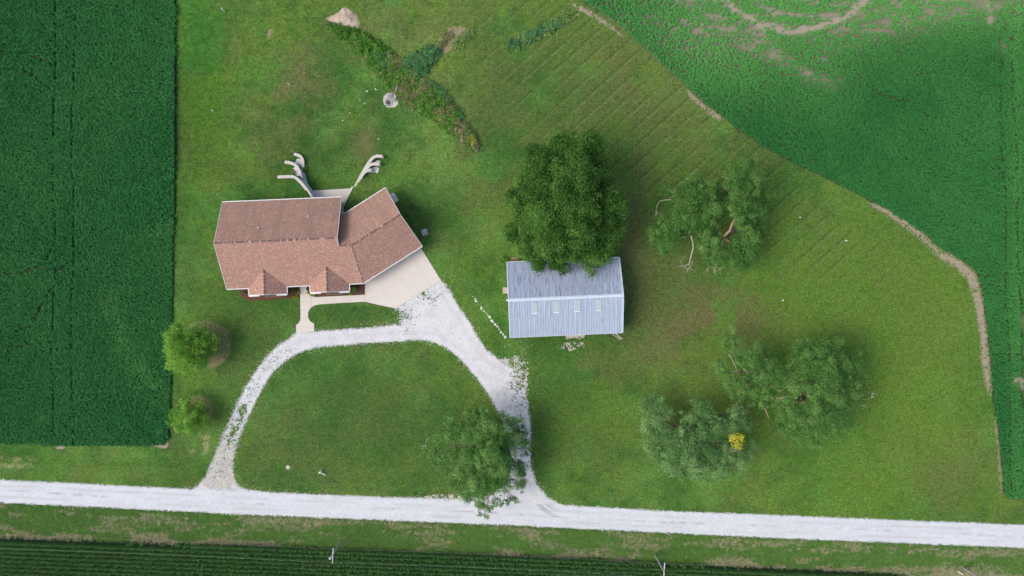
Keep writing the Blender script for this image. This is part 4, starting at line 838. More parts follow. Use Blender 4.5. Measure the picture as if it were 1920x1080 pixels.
def foliage(clumps, rng, dens, size, inner=.25, low=-.5):
    """leaves spread over the shell of every clump (x, y, z, radius, flat)"""
    Cn = []; Nn = []; Va = []
    for x, y, z, r, fl in clumps:
        n = max(6, int(dens * r * r)); d = rng.normal(0, 1, (n, 3)); d /= np.linalg.norm(d, axis=1)[:, None]
        d[:, 2] = np.where(d[:, 2] < low, -d[:, 2], d[:, 2])
        rad = r * (inner + (1 - inner) * rng.random(n) ** .5) * (1 + .28 * np.abs(rng.normal(0, 1, n)))
        st = rng.uniform(.65, 1.45, 2); d = d * np.array([st[0], st[1], 1.0])
        p = d * rad[:, None]; p[:, 2] *= fl
        Cn.append(p + np.array([x, y, z])); Nn.append(d)
        Va.append(np.clip(rng.normal(.5, .23) + rng.normal(0, .17, n) + .10 * d[:, 2], 0, 1))  # leaves high on a clump get lighter colour, standing in for top light
    Cn = np.vstack(Cn); Nn = np.vstack(Nn); Va = np.concatenate(Va)
    V, F = leaves(Cn, Nn, size, rng); return V, F, np.repeat(Va, 4)
def leafmesh(name, clumps, rng, dens, size, mat, parent, low=-.5, inner=.25):
    V, F, va = foliage(clumps, rng, dens, size, inner, low)
    me = npmesh(name, V, F); add_attr(me, 'var', va); return link(name, me, M[mat], parent)
def limb(mb, a, b, r0, r1, rg, wob=.12, n=5, sag=.0):
    a = Vector(a); b = Vector(b); L = (b - a).length; pts = []; rad = []
    for i in range(n + 1):
        u = i / n; p = a.lerp(b, u)
        if 0 < i < n: p += Vector((rg.gauss(0, wob), rg.gauss(0, wob), rg.gauss(0, wob) + sag * math.sin(u * math.pi))) * L * .25
        pts.append(p); rad.append(r0 + (r1 - r0) * u)
    mb.tube(pts, rad, 6); return pts
def tree(name, label, base_px, lobes, mat, seed, dens=26, size=.34, trunk=.4, fork=.35, sub=(9, .42), group=None, extra=None, bark='bark', cat='tree', inner=.25, subj=1.0):
    """lobes: (px, py, height, radius[, flat]) of the crown's main masses as the picture shows them"""
    rng = np.random.default_rng(seed); rg = random.Random(seed); b = G(*base_px)
    t_ = thing(name, label, cat, b, 0, group); tb = MB(); clumps = []
    top = max(l[2] for l in lobes); fk = Vector((rg.uniform(-.3, .3), rg.uniform(-.3, .3), top * fork))
    limb(tb, (0, 0, -.3), fk, trunk, trunk * .72, rg, .05)
    for l in lobes:
        h, r = l[2], l[3]; fl = l[4] if len(l) > 4 else .75
        c = P(l[0], l[1], h) - b; c.z = h - b.z
        c.z = max(c.z, r * fl * .6 + .6)
        pts = limb(tb, fk + Vector((rg.uniform(-.2, .2), rg.uniform(-.2, .2), rg.uniform(-.2, .6))), c - Vector((0, 0, r * .25)), trunk * .42, trunk * .10, rg, .14, 5, .25)
        n = int(sub[0] * max(.6, r / 2.2) ** 1.5)
        for k in range(n):
            d = Vector((rg.gauss(0, 1), rg.gauss(0, 1), abs(rg.gauss(.15, .8)) - .25)).normalized(); rr = r * rg.uniform(.45, 1.02) * subj
            q = c + Vector((d.x * rr, d.y * rr, d.z * rr * fl)); cr = r * sub[1] * rg.choice((.4, .6, .9, 1.2, 1.5))
            clumps.append((q.x, q.y, q.z, cr, .8))
            if k % 2 == 0: limb(tb, pts[-2], q, trunk * .09, trunk * .03, rg, .12, 3)
        clumps.append((c.x, c.y, c.z, r * .55, fl))
    tb.build('trunk', M[bark], t_, smooth=True)
    leafmesh('crown', clumps, rng, dens, size, mat, t_, inner=inner)
    if extra: extra(t_, b, rg, rng)
    return t_
def dead_branch(t_, b, paths, mat='dead_wood', name='dead_branch', twigs=0, rg=random):
    m = MB()
    for path in paths:
        q = .62 if name == 'bare_limb' and 'broad' in t_['label'] else 1
        pts = [P(x, y, h) - b for x, y, h, r in path]; m.tube(pts, [r * q for *_, r in path], 6)
        for _ in range(twigs):
            p = pts[-1]; d = (pts[-1] - pts[-2]).normalized() + Vector((rg.gauss(0, .7), rg.gauss(0, .7), rg.gauss(0, .3)))
            q = p + d.normalized() * rg.uniform(.5, 1.4); m.tube([p, p.lerp(q, .5) + Vector((rg.gauss(0, .1), rg.gauss(0, .1), 0)), q], [.03, .022, .012], 5)
    return m.build(name, M[mat], t_)

def oak_extra(t_, b, rg, rng):
    dead_branch(t_, b, [[(1072, 398, 12, .10), (1078, 402, 13, .07), (1084, 408, 13.4, .05)], [(1045, 442, 11, .08), (1049, 449, 11.6, .06), (1053, 455, 12, .03)], [(1104, 432, 11, .06), (1109, 438, 11.6, .03)]])
tree('oak_tree', 'huge dense dark green tree overhanging the barn roof', (1052, 398),
     [(1050, 282, 9, 3.4), (1085, 276, 8, 2.4), (1110, 300, 9.5, 3.5), (1020, 300, 8, 2.9), (1030, 335, 11.5, 3.4), (1075, 330, 13, 3.3), (1125, 330, 9.5, 2.7), (1062, 358, 15.5, 3.2), (1005, 345, 8.5, 2.8), (985, 382, 8, 2.9), (1010, 392, 11.5, 3.2), (1095, 372, 14, 3.0), (1140, 385, 9.5, 2.7), (1130, 395, 11.5, 3.0), (1040, 412, 14.5, 3.5), (1082, 405, 15, 3.0), (985, 420, 7.5, 2.9), (972, 440, 6, 2.3), (1003, 450, 8.5, 3.0), (1032, 445, 11.5, 2.7), (1097, 432, 12.5, 2.8), (1120, 440, 9.5, 2.8), (1140, 425, 8.5, 2.4), (993, 474, 6.6, 2.4), (1018, 482, 6.4, 2.1), (1047, 470, 7.4, 2.2), (1046, 492, 6.9, 1.7), (1098, 468, 8, 2.7), (1112, 488, 7, 2.0), (1086, 486, 7, 1.6), (1132, 458, 8, 2.2), (1104, 498, 6.6, 1.3), (958, 432, 5, 1.3), (1052, 502, 6.5, 1.1)],
     'oak_leaf', 11, dens=360, size=.225, trunk=.65, fork=.3, sub=(10, .38), extra=oak_extra)
def twin_extra(t_, b, rg, rng):
    dead_branch(t_, b, [[(1296, 442, 5.5, .16), (1299, 455, 5.5, .14), (1300, 465, 5.2, .12), (1295, 482, 4.6, .10), (1292, 495, 4.2, .07)], [(1292, 495, 4.2, .06), (1281, 500, 3.9, .035)], [(1292, 494, 4.2, .06), (1299, 490, 4.2, .04), (1293, 502, 3.9, .03)], [(1281, 500, 3.9, .03), (1277, 492, 3.8, .02)], [(1281, 500, 3.9, .03), (1286, 503, 3.8, .02)]], twigs=3, rg=rg)
    dead_branch(t_, b, [[(1258, 374, 7, .07), (1238, 376, 7, .055), (1232, 385, 6.8, .04), (1230, 395, 6.5, .02)]], twigs=5, rg=rg)
    dead_branch(t_, b, [[(1282, 376, 8, .09), (1290, 381, 8.4, .08), (1297, 384, 8.5, .05)], [(1343, 401, 7.5, .05), (1350, 398, 7.5, .03)], [(1268, 452, 6, .06), (1280, 444, 6.5, .05), (1287, 446, 6.6, .03)]])
tree('honey_locust_tree', 'open grey-green tree with bare pale branches, left of the twin pair', (1298, 418),
     [(1302, 345, 7, 1.8), (1285, 355, 7.5, 1.8), (1246, 350, 6, 1.1), (1262, 364, 6.5, 1.1), (1315, 365, 9, 2.4), (1335, 372, 8, 1.9), (1300, 385, 9.5, 2.3), (1325, 390, 9, 2.0), (1280, 405, 8, 2.2), (1303, 412, 9, 2.1), (1252, 425, 6, 2.0), (1235, 440, 5, 1.6), (1262, 445, 6, 2.0), (1248, 462, 5, 1.7), (1272, 425, 7, 1.7), (1322, 408, 7.5, 1.5), (1240, 412, 5.5, 1.2), (1342, 385, 6.5, 1.6), (1350, 370, 6, 1.4), (1312, 432, 6.5, 1.4), (1335, 358, 6.5, 1.5), (1290, 430, 6, 1.3)],
     'locust_leaf', 21, dens=400, size=.17, trunk=.32, sub=(12, .34), extra=twin_extra)
def twin2_extra(t_, b, rg, rng):
    dead_branch(t_, b, [[(1380, 408, 8.2, .20), (1374, 418, 8.2, .22), (1368, 433, 7.6, .24), (1357, 443, 6.8, .26), (1357, 452, 6, .24), (1354, 462, 5.6, .2), (1357, 472, 5, .16)], [(1358, 447, 6.6, .16), (1366, 452, 6.6, .13), (1374, 456, 6.4, .09)], [(1362, 449, 6.6, .13), (1370, 460, 6.2, .1), (1373, 464, 6.0, .07)], [(1380, 410, 8.2, .12), (1380, 400, 8.6, .08)]], mat='tan_branch', name='bare_limb')
    dead_branch(t_, b, [[(1330, 490, 4.5, .06), (1330, 497, 4.2, .05), (1327, 503, 4, .03)], [(1343, 492, 4.5, .07), (1343, 500, 4.2, .05), (1340, 505, 4, .03)], [(1343, 500, 4.2, .04), (1350, 504, 4, .025)]], twigs=5, rg=rg)
    dead_branch(t_, b, [[(1386, 352, 10, .10), (1388, 345, 10.4, .07)], [(1360, 332, 8.5, .05), (1368, 340, 9, .05)]])
tree('honey_locust_tree', 'open tree with a thick bare brown limb, right of the twin pair', (1372, 432),
     [(1370, 322, 7.5, 1.5), (1390, 330, 9, 2.4), (1408, 345, 9, 2.3), (1385, 352, 10, 1.9), (1425, 362, 7.5, 1.8), (1432, 378, 6.5, 1.4), (1392, 375, 10.5, 2.2), (1412, 385, 9, 2.0), (1385, 395, 10, 1.8), (1402, 415, 9, 2.1), (1385, 420, 9, 1.3), (1330, 428, 8, 1.5), (1328, 445, 8, 1.7), (1345, 448, 7.5, 1.3), (1320, 465, 6.5, 1.8), (1340, 475, 6.5, 1.8), (1400, 450, 7.5, 2.1), (1385, 460, 7, 1.7), (1370, 478, 6.5, 2.0), (1395, 482, 6, 1.9), (1388, 500, 5.2, 1.5), (1380, 490, 5.5, 1.3), (1418, 440, 6, 1.6), (1310, 450, 6, 1.2), (1422, 398, 6.5, 1.3), (1350, 488, 5, 1.2), (1408, 470, 6, 1.6), (1412, 425, 7, 1.7), (1365, 345, 7.5, 1.4), (1400, 400, 8, 1.7), (1330, 490, 5, 1.2)],
     'locust_leaf', 22, dens=400, size=.17, trunk=.34, sub=(12, .34), extra=twin2_extra)
def se_extra(t_, b, rg, rng):
    leafmesh('yellow_foliage', [tuple(P(x, y, 10.3) - b) [:2] + (10.3 + dz, r * 1.2, .8) for x, y, dz, r in ((1377, 818, .2, .55), (1388, 820, .3, .6), (1391, 828, .1, .5), (1380, 831, .3, .6), (1385, 838, -.2, .45), (1372, 826, 0, .4))], rng, 220, .22, 'yellow_leaf', t_)
    dead_branch(t_, b, [[(1344, 832, 7.5, .06), (1356, 840, 8, .05), (1362, 843, 8.2, .03)], [(1358, 828, 8.2, .05), (1362, 836, 8.4, .04), (1369, 842, 8.5, .02)]], twigs=8, rg=rg)
    dead_branch(t_, b, [[(1246, 804, 8, .13), (1252, 808, 8.3, .10), (1258, 811, 8.4, .04)], [(1249, 805, 8, .06), (1248, 797, 8, .04)]])
tree('elm_tree', 'grey-green tree with one yellow cluster near its right side', (1290, 810),
     [(1205, 765, 5.5, 1.7), (1218, 752, 5, 1.3), (1238, 762, 6.5, 1.6), (1226, 785, 7, 1.9), (1250, 780, 7, 1.4), (1222, 810, 7, 2.1), (1248, 815, 8.5, 2.0), (1275, 830, 9.5, 2.4), (1288, 785, 7, 1.6), (1315, 760, 6.5, 1.6), (1325, 778, 7.5, 2.0), (1340, 790, 8, 1.6), (1290, 808, 8.5, 1.7), (1322, 810, 9, 2.2), (1360, 805, 8, 1.8), (1385, 790, 7.5, 2.0), (1380, 768, 6, 1.6), (1400, 800, 6, 1.3), (1230, 840, 7, 2.2), (1258, 855, 8, 2.4), (1290, 860, 9, 2.3), (1320, 850, 9, 2.2), (1275, 885, 6.5, 2.0), (1310, 885, 7, 2.1), (1345, 870, 7.5, 2.2), (1365, 850, 8, 1.7), (1390, 858, 7, 2.0), (1405, 842, 6, 1.5), (1350, 892, 5.5, 1.4), (1245, 875, 5.5, 1.4), (1385, 878, 5.5, 1.3), (1408, 760, 5, .9)],
     'grey_leaf', 31, dens=400, size=.17, trunk=.42, sub=(12, .33), extra=se_extra)
def e_extra(t_, b, rg, rng):
    dead_branch(t_, b, [[(1460, 735, 8, .14), (1472, 727, 9, .12), (1484, 725, 9.5, .07)], [(1456, 748, 8, .16), (1480, 742, 9, .12), (1500, 740, 9.6, .09), (1515, 735, 10, .05)], [(1472, 762, 8.5, .12), (1488, 768, 9, .10), (1500, 768, 9.2, .06)], [(1500, 755, 9, .10), (1516, 754, 9.6, .06)]], mat='tan_branch', name='bare_limb')
    dead_branch(t_, b, [[(1610, 740, 6.5, .05), (1622, 734, 6.4, .03), (1636, 738, 6.2, .015)], [(1610, 746, 6.5, .05), (1622, 750, 6.3, .03), (1634, 746, 6.1, .015)], [(1600, 755, 6, .04), (1615, 760, 6, .015)], [(1568, 672, 7, .05), (1566, 662, 7.2, .03)]], twigs=6, rg=rg)
tree('hackberry_tree', 'broad pale green tree with bare tan limbs, furthest right', (1490, 728),
     [(1500, 650, 7, 1.8), (1520, 648, 7, 1.8), (1545, 652, 7.5, 2.0), (1565, 648, 7, 1.7), (1510, 672, 8.5, 2.0), (1540, 678, 9, 2.3), (1570, 672, 7.5, 1.9), (1600, 672, 6.5, 1.8), (1612, 690, 6.5, 1.8), (1585, 698, 8, 2.2), (1550, 705, 10, 2.5), (1515, 702, 9.5, 2.3), (1480, 708, 8.5, 2.0), (1612, 715, 6, 1.7), (1590, 728, 7.5, 2.2), (1560, 735, 9.5, 2.4), (1525, 740, 10, 2.3), (1490, 735, 9.5, 1.6), (1595, 755, 6.5, 1.8), (1570, 768, 8, 2.2), (1535, 772, 9, 2.4), (1500, 780, 8.5, 2.2), (1465, 770, 7, 1.6), (1585, 788, 6, 1.7), (1555, 802, 7, 2.2), (1520, 805, 7.5, 2.2), (1485, 808, 6.5, 2.0), (1460, 795, 5.5, 1.4), (1530, 825, 5.5, 1.6), (1500, 830, 5.2, 1.4), (1470, 748, 7.5, 1.4)],
     'willow_leaf', 41, dens=360, size=.17, trunk=.45, sub=(12, .33), extra=e_extra)
def mid_extra(t_, b, rg, rng):
    dead_branch(t_, b, [[(1367, 664, 5.5, .08), (1373, 675, 6, .06), (1380, 690, 6.4, .05)], [(1392, 690, 6.5, .05), (1400, 698, 6.8, .05), (1408, 708, 7, .03)], [(1374, 695, 5.5, .05), (1380, 698, 5.8, .03)]], twigs=2, rg=rg)
    dead_branch(t_, b, [[(1408, 718, 5.5, .2), (1410, 730, 4.5, .24), (1407, 738, 3.5, .25)], [(1434, 765, 5, .14), (1438, 775, 5, .12), (1442, 786, 4.6, .06)]], mat='tan_branch', name='bare_limb')
tree('hackberry_tree', 'thin ragged pale green tree left of the furthest right tree', (1404, 706),
     [(1355, 638, 5.5, 1.6), (1372, 630, 5, 1.4), (1385, 640, 5.5, 1.3), (1400, 668, 8, 1.8), (1418, 672, 8, 2.0), (1412, 692, 9, 2.0), (1392, 680, 7.5, 1.5), (1430, 690, 8.5, 1.8), (1348, 692, 5, 1.5), (1345, 680, 4.5, 1.0), (1362, 705, 5.5, 1.4), (1380, 722, 6, 1.8), (1395, 712, 7, 1.5), (1372, 738, 5, 1.3), (1385, 745, 5, 1.2), (1440, 660, 6, 1.5), (1448, 682, 7, 1.4), (1450, 705, 7.5, 1.6), (1432, 720, 7.5, 1.7), (1425, 742, 6.5, 1.6), (1448, 728, 7, 1.5), (1438, 755, 6, 1.2), (1375, 655, 5.5, 1.0), (1460, 690, 7, 1.5), (1462, 720, 7, 1.5), (1405, 735, 5.5, 1.2), (1420, 655, 6.5, 1.3), (1455, 742, 6, 1.3), (1365, 718, 5, 1.2)],
     'willow_leaf', 43, dens=300, size=.17, trunk=.32, sub=(11, .33), extra=mid_extra)
def c_extra(t_, b, rg, rng):
    dead_branch(t_, b, [[(866, 892, 8, .05), (870, 886, 8.3, .05), (874, 882, 8.4, .02)], [(868, 888, 8.2, .05), (864, 896, 8, .02)]])
    dead_branch(t_, b, [[(806, 818, 5, .05), (800, 826, 5, .03), (797, 834, 4.8, .015)], [(818, 845, 5, .05), (812, 850, 5, .03)], [(852, 858, 7.5, .05), (860, 855, 7.8, .03)]], twigs=7, rg=rg)
tree('willow_tree', 'feathery grey-green tree leaning over the driveway and the road', (906, 822),
     [(895, 768, 6, 1.6), (888, 785, 7, 1.7), (910, 782, 7.5, 1.7), (850, 795, 6, 1.6), (842, 815, 6.5, 1.9), (868, 808, 7.5, 1.8), (815, 822, 5, 1.3, .6), (812, 848, 5, 1.4), (828, 862, 5.5, 1.5), (945, 785, 7, 1.5), (965, 795, 6.5, 1.8), (978, 815, 6, 1.6), (940, 808, 9, 2.0), (915, 815, 10, 2.2), (890, 830, 9.5, 2.2), (955, 830, 8.5, 2.2), (985, 845, 5.5, 1.3), (925, 845, 11, 2.3), (895, 858, 10.5, 2.3), (865, 850, 8, 2.0), (950, 858, 9.5, 2.2), (970, 880, 7, 1.9), (870, 882, 8.5, 2.0), (900, 890, 10, 2.3), (930, 885, 10.5, 2.3), (860, 908, 7, 1.8), (885, 918, 8, 2.0), (915, 918, 9, 2.2), (945, 908, 8.5, 2.0), (975, 908, 6, 1.5), (905, 938, 7, 1.6), (930, 940, 7, 1.5), (958, 935, 5.5, 1.2), (918, 955, 6, .9), (912, 968, 5.6, .65), (900, 965, 5.4, .5), (842, 888, 5, 1.0), (985, 828, 5, .9)],
     'willow_leaf', 51, dens=360, size=.17, trunk=.42, sub=(13, .31), extra=c_extra)
tree('young_maple_tree', 'round bright green young tree in the larger dry grass ring', (386, 648),
     [(354, 655, 5.6, 3.2, .95), (328, 652, 4.4, 2.6), (380, 648, 4.4, 2.6), (346, 632, 4.4, 2.3), (348, 680, 4.4, 2.2), (374, 674, 4.4, 2.1), (324, 672, 3.8, 1.8), (370, 630, 4.2, 2.0), (394, 655, 3.8, 1.5), (314, 656, 3.6, 1.4)], 'maple_leaf', 61, dens=330, size=.19, trunk=.14, sub=(13, .30), inner=.4)
tree('young_maple_tree', 'smaller bright green young tree in the lower dry grass ring', (369, 773),
     [(355, 783, 3.6, 2.5, .95), (338, 780, 2.9, 2.0), (371, 777, 2.9, 2.0), (352, 765, 2.9, 1.8), (350, 801, 2.9, 1.9), (368, 797, 2.8, 1.7), (330, 790, 2.6, 1.4), (382, 786, 2.4, 1.2)], 'maple_leaf', 62, dens=330, size=.18, trunk=.10, sub=(11, .30), inner=.4)

def bush(name, label, px, py, r, h, mat, n=30, size=.16, group=None, cat='plant', seed=1, dens=170, z=0):
    rng = np.random.default_rng(seed + int(px * 7 + py)); b = G(px, py) + Vector((0, 0, z)); t_ = thing(name, label, cat, b, 0, group)
    cl = [(0, 0, h * .45, r * .7, h / (1.6 * r))] + [(r * .55 * math.cos(a), r * .55 * math.sin(a), h * rng.uniform(.3, .6), r * rng.uniform(.35, .5), .9) for a in np.linspace(0, 6.28, 7)[:-1] + rng.random()]
    m = MB()
    for c in cl[1:]: m.tube([(0, 0, 0), (c[0], c[1], c[2])], [.03, .012], 5)
    m.build('stems', M['bark'], t_); leafmesh('leaves', cl, rng, dens, size, mat, t_, low=-.2); return t_
bush('hosta_plant', 'yellow plant on the left side of the front walk', 560.6, 549, .32, .4, 'hosta_leaf', cat='plant')
bush('hosta_plant', 'yellow plant at the lower edge of the left mulch bed, left of the pair', 549.8, 556.6, .3, .35, 'hosta_leaf')
bush('hosta_plant', 'yellow plant at the lower right corner of the left mulch bed', 557, 556.4, .4, .45, 'hosta_leaf')
bush('hosta_plant', 'yellow plant on the right side of the front walk nearest the house', 579, 549, .34, .4, 'hosta_leaf')
bush('hosta_plant', 'yellow plant in the curve of the walk, middle of three', 583.6, 552.6, .3, .4, 'hosta_leaf')
bush('hosta_plant', 'yellow plant in the curve of the walk furthest from the house', 589.4, 554.2, .36, .4, 'hosta_leaf')
bush('garden_shrub', 'bright green shrub in the mulch beside the garage apron', 663, 543, .75, .8, 'maple_leaf', cat='shrub'); bush('garden_shrub', 'yellow-green low shrub at the lower edge of the right mulch bed', 658, 549.5, .45, .5, 'hosta_leaf', cat='shrub')
bush('garden_shrub', 'dark green shrub in the shade left of the front walk', 550, 543.5, .7, .7, 'weed_leaf', cat='shrub'); bush('garden_shrub', 'small dark shrub in the left end of the mulch bed', 459, 548, .4, .5, 'oak_leaf', cat='shrub'); bush('garden_shrub', 'tiny green shrub behind the yellow plants right of the walk', 577, 542, .3, .4, 'weed_leaf', cat='shrub')
bush('yellow_shrub', 'yellow-green bush at the lower right end of the weedy ditch', 886, 263, 1.0, 1.0, 'hosta_leaf', cat='shrub', size=.2)
bush('corner_shrub', 'green weedy bush at the upper left barn corner', 944, 488, .9, 1.0, 'weed_leaf', cat='shrub', size=.2); bush('corner_shrub', 'leafy weeds by the left barn wall below the upper corner', 947, 502, .6, .6, 'weed_leaf', cat='shrub', size=.2)
bush('terrace_plant', 'small brown-green plant in the middle left terrace', 546, 322, .55, .5, 'straw_leaf', cat='plant', size=.15)
for i, (x, y) in enumerate(((771, 385), (762, 402), (780, 450))): bush('foundation_shrub', ['upper', 'middle', 'lower'][i] + ' dark shrub along the right wall of the garage', x, y, .5, .7, 'oak_leaf', cat='shrub')

def weed_mass(name, label, pts, mat, seed, hmax, dens, size, mix=None, rg_=.8, smooth=1, edge=1.0, cat='weeds', lo=.25, clump=.55):
    """rank growth nobody could count: one object"""
    poly = smooth_poly(PXY(pts), smooth); rng = np.random.default_rng(seed); x0, y0, x1, y1 = bbox_of(poly, .5)
    n = int((x1 - x0) * (y1 - y0) * dens); X = rng.uniform(x0, x1, n); Y = rng.uniform(y0, y1, n); d = sdf(X, Y, poly) + rag(X, Y, 1.2, rg_, seed)
    k = d > 0; X = X[k]; Y = Y[k]; d = d[k]
    if mix is not None: k = mix(X, Y, rng); X = X[k]; Y = Y[k]; d = d[k]
    h = hmax * np.clip(d / edge, lo, 1) * (.5 + .8 * fbm(X, Y, 1.3, 4, seed + 2)); Z = ground_z(X, Y)
    cl = [(X[i], Y[i], Z[i] + h[i] * .55, clump * rng.uniform(.6, 1.2), max(.7, h[i] * .8)) for i in range(len(X))]
    V, F, va = foliage(cl, rng, 110, size, .2, -.3)
    me = npmesh(name, V, F); add_attr(me, 'var', va); return tag(link(name, me, M[mat]), label, cat, kind='stuff')
def zone(lo, hi, inv=False):
    def f(X, Y, rng):
        px = X / GP + 960; s = fbm(X, Y, 2.2, 4, 101); w = sst(lo - 15, lo + 15, px) * (1 - sst(hi - 15, hi + 15, px)); return rng.random(len(X)) < w * (.35 + 1.0 * (s > .48))
    return f
def inv(X, Y, rng): s = fbm(X, Y, 2.2, 4, 101); px = X / GP + 960; return (rng.random(len(X)) < np.where(s > .48, .2, .95)) & (px > 745)
def upper(X, Y, rng): px = X / GP + 960; s_ = fbm(X, Y, 2.2, 4, 101); return rng.random(len(X)) < np.where(px < 735, .95, .12 + .85 * (s_ > .52))
def lowr(X, Y, rng): px = X / GP + 960; s_ = fbm(X, Y, 2.2, 4, 101); return rng.random(len(X)) < np.where(px < 725, .05, .20 + .75 * (s_ < .54))
weed_mass('ditch_weeds', 'bright green weeds along the diagonal ditch behind the house', DITCH, 'weed_leaf', 201, .8, 4.5, .23, upper, rg_=.5)
weed_mass('ditch_weeds', 'straw brown dry weeds in the lower half of the diagonal ditch', DITCH, 'straw_leaf', 202, .6, 5.0, .20, lowr, rg_=.5)
weed_mass('ditch_weeds', 'dark green weed fringe on the right edge of the lower ditch', [(796, 143), (830, 167), (862, 203), (880, 236), (905, 280), (896, 284), (870, 240), (850, 210), (820, 180), (790, 155)], 'teal_leaf', 208, .8, 3.5, .22, rg_=.4)
weed_mass('ditch_weeds', 'bright green weed fringe on the left edge of the lower ditch', [(785, 203), (815, 219), (850, 245), (872, 268), (866, 270), (838, 248), (806, 224), (784, 210)], 'weed_leaf', 209, .4, 3.0, .2, rg_=.4)
weed_mass('ditch_reeds', 'blue-green reeds where the two ditch arms meet', REEDS, 'teal_leaf', 203, 1.5, 5.5, .24, cat='reeds', rg_=.5)
weed_mass('ditch_reeds', 'blue-green reeds in the upper middle of the diagonal ditch', [(692, 96), (705, 92), (728, 98), (738, 110), (728, 128), (712, 138), (700, 125)], 'teal_leaf', 204, 1.1, 2.4, .24, cat='reeds')
weed_mass('ditch_weeds', 'yellow-green tall grass on the right edge of the short ditch arm', [(838, 98), (848, 84), (862, 68), (880, 56), (894, 55), (889, 68), (862, 86)], 'grass_blade', 205, .5, 5, .2)
weed_mass('ditch_weeds', 'straw coloured tall grass on the left edge of the short ditch arm', [(818, 86), (832, 66), (850, 52), (862, 54), (845, 76), (830, 96)], 'straw_leaf', 210, .4, 3, .2)
weed_mass('ditch_reeds', 'blue-green reed strip in the second ditch near the right field', [(948, 90), (952, 82), (985, 66), (1020, 48), (1050, 40), (1058, 36), (1052, 50), (1000, 74), (960, 93)], 'teal_leaf', 206, 1.0, 5.5, .22, cat='reeds', rg_=.4)
weed_mass('ditch_weeds', 'yellow-green grass fringe around the second ditch near the right field', DITCH2, 'grass_blade', 207, .35, 4.0, .2, rg_=.4)

# ------------------------------------------------------------------ crops and verge grass (geometry-node scatter)
def proto(name, V, F, va=None, mat=None):
    me = npmesh(name, V, F); me.materials.append(mat)
    if va is not None: add_attr(me, 'var', va)
    return bpy.data.objects.new(name, me)              # not linked: only the scatter uses it
def soy_proto(seed, mat, n=30, r=.26, h=.46, size=.17):
    rng = np.random.default_rng(seed); d = rng.normal(0, 1, (n, 3)); d[:, 2] = np.abs(d[:, 2]) + .15; d /= np.linalg.norm(d, axis=1)[:, None]
    c = d * np.array([r, r, h]) * rng.uniform(.7, 1.05, (n, 1)); V, F = leaves(c, d * .8, size, rng, aspect=1.35, up=.5)
    V[:, 2] += .12; return proto('soybean_plant', V, F, None, mat)
def corn_proto(seed, mat, nl=11, hgt=2.1):
    rng = np.random.default_rng(seed); V = []; F = []
    for k in range(4):
        a = k * math.pi / 2; V.append((.015 * math.cos(a), .015 * math.sin(a), 0)); 
    for k in range(4):
        a = k * math.pi / 2; V.append((.008 * math.cos(a), .008 * math.sin(a), hgt))
    F += [(k, (k + 1) % 4, 4 + (k + 1) % 4, 4 + k) for k in range(4)]
    a0 = rng.random() * 6
    for i in range(nl):
        a = a0 + (i % 2) * math.pi + rng.normal(0, .35); z = hgt * (.25 + .72 * i / nl); L = rng.uniform(.30, .48) * (1.0 if i < nl - 2 else .6); up = rng.uniform(.35, .6); b = len(V); ns = 5
        for s in range(ns + 1):
            u = s / ns; rr = L * u; zz = z + L * (up * u * 1.6 - 1.15 * u * u * (1.1 if i < nl - 2 else .4)); w = .045 * (1 - u ** 2.2) + .004
            for sg in (-1, 1): V.append((rr * math.cos(a) - sg * w * math.sin(a), rr * math.sin(a) + sg * w * math.cos(a), zz + .015 * sg))
        F += [(b + 2 * s, b + 2 * s + 2, b + 2 * s + 3, b + 2 * s + 1) for s in range(ns)]
    return proto('corn_plant', np.array(V), np.array(F), None, mat)
def tuft_proto(seed, mat, n=12, r=.22, h=.35, w=.03, var=(.2, .9)):
    rng = np.random.default_rng(seed); V = []; F = []; va = []
    for i in range(n):
        a = rng.random() * 6.28; q = rng.random() * 6.28; c = np.array([math.cos(q), math.sin(q)]) * r * rng.random() ** .5 * .8; L = h * rng.uniform(.6, 1.2); out = rng.uniform(.5, 1.2) * L; b = len(V)
        for s in range(3):
            u = s / 2; ww = w * (1 - u * .9)
            for sg in (-1, 1): V.append((c[0] + out * u * u * math.cos(a) - sg * ww * math.sin(a), c[1] + out * u * u * math.sin(a) + sg * ww * math.cos(a), L * u * (1 - .25 * u)))
        F += [(b, b + 1, b + 3, b + 2), (b + 2, b + 3, b + 5, b + 4)]; va += [rng.uniform(*var)] * 6
    return proto('grass_tuft', np.array(V), np.array(F), va, mat)
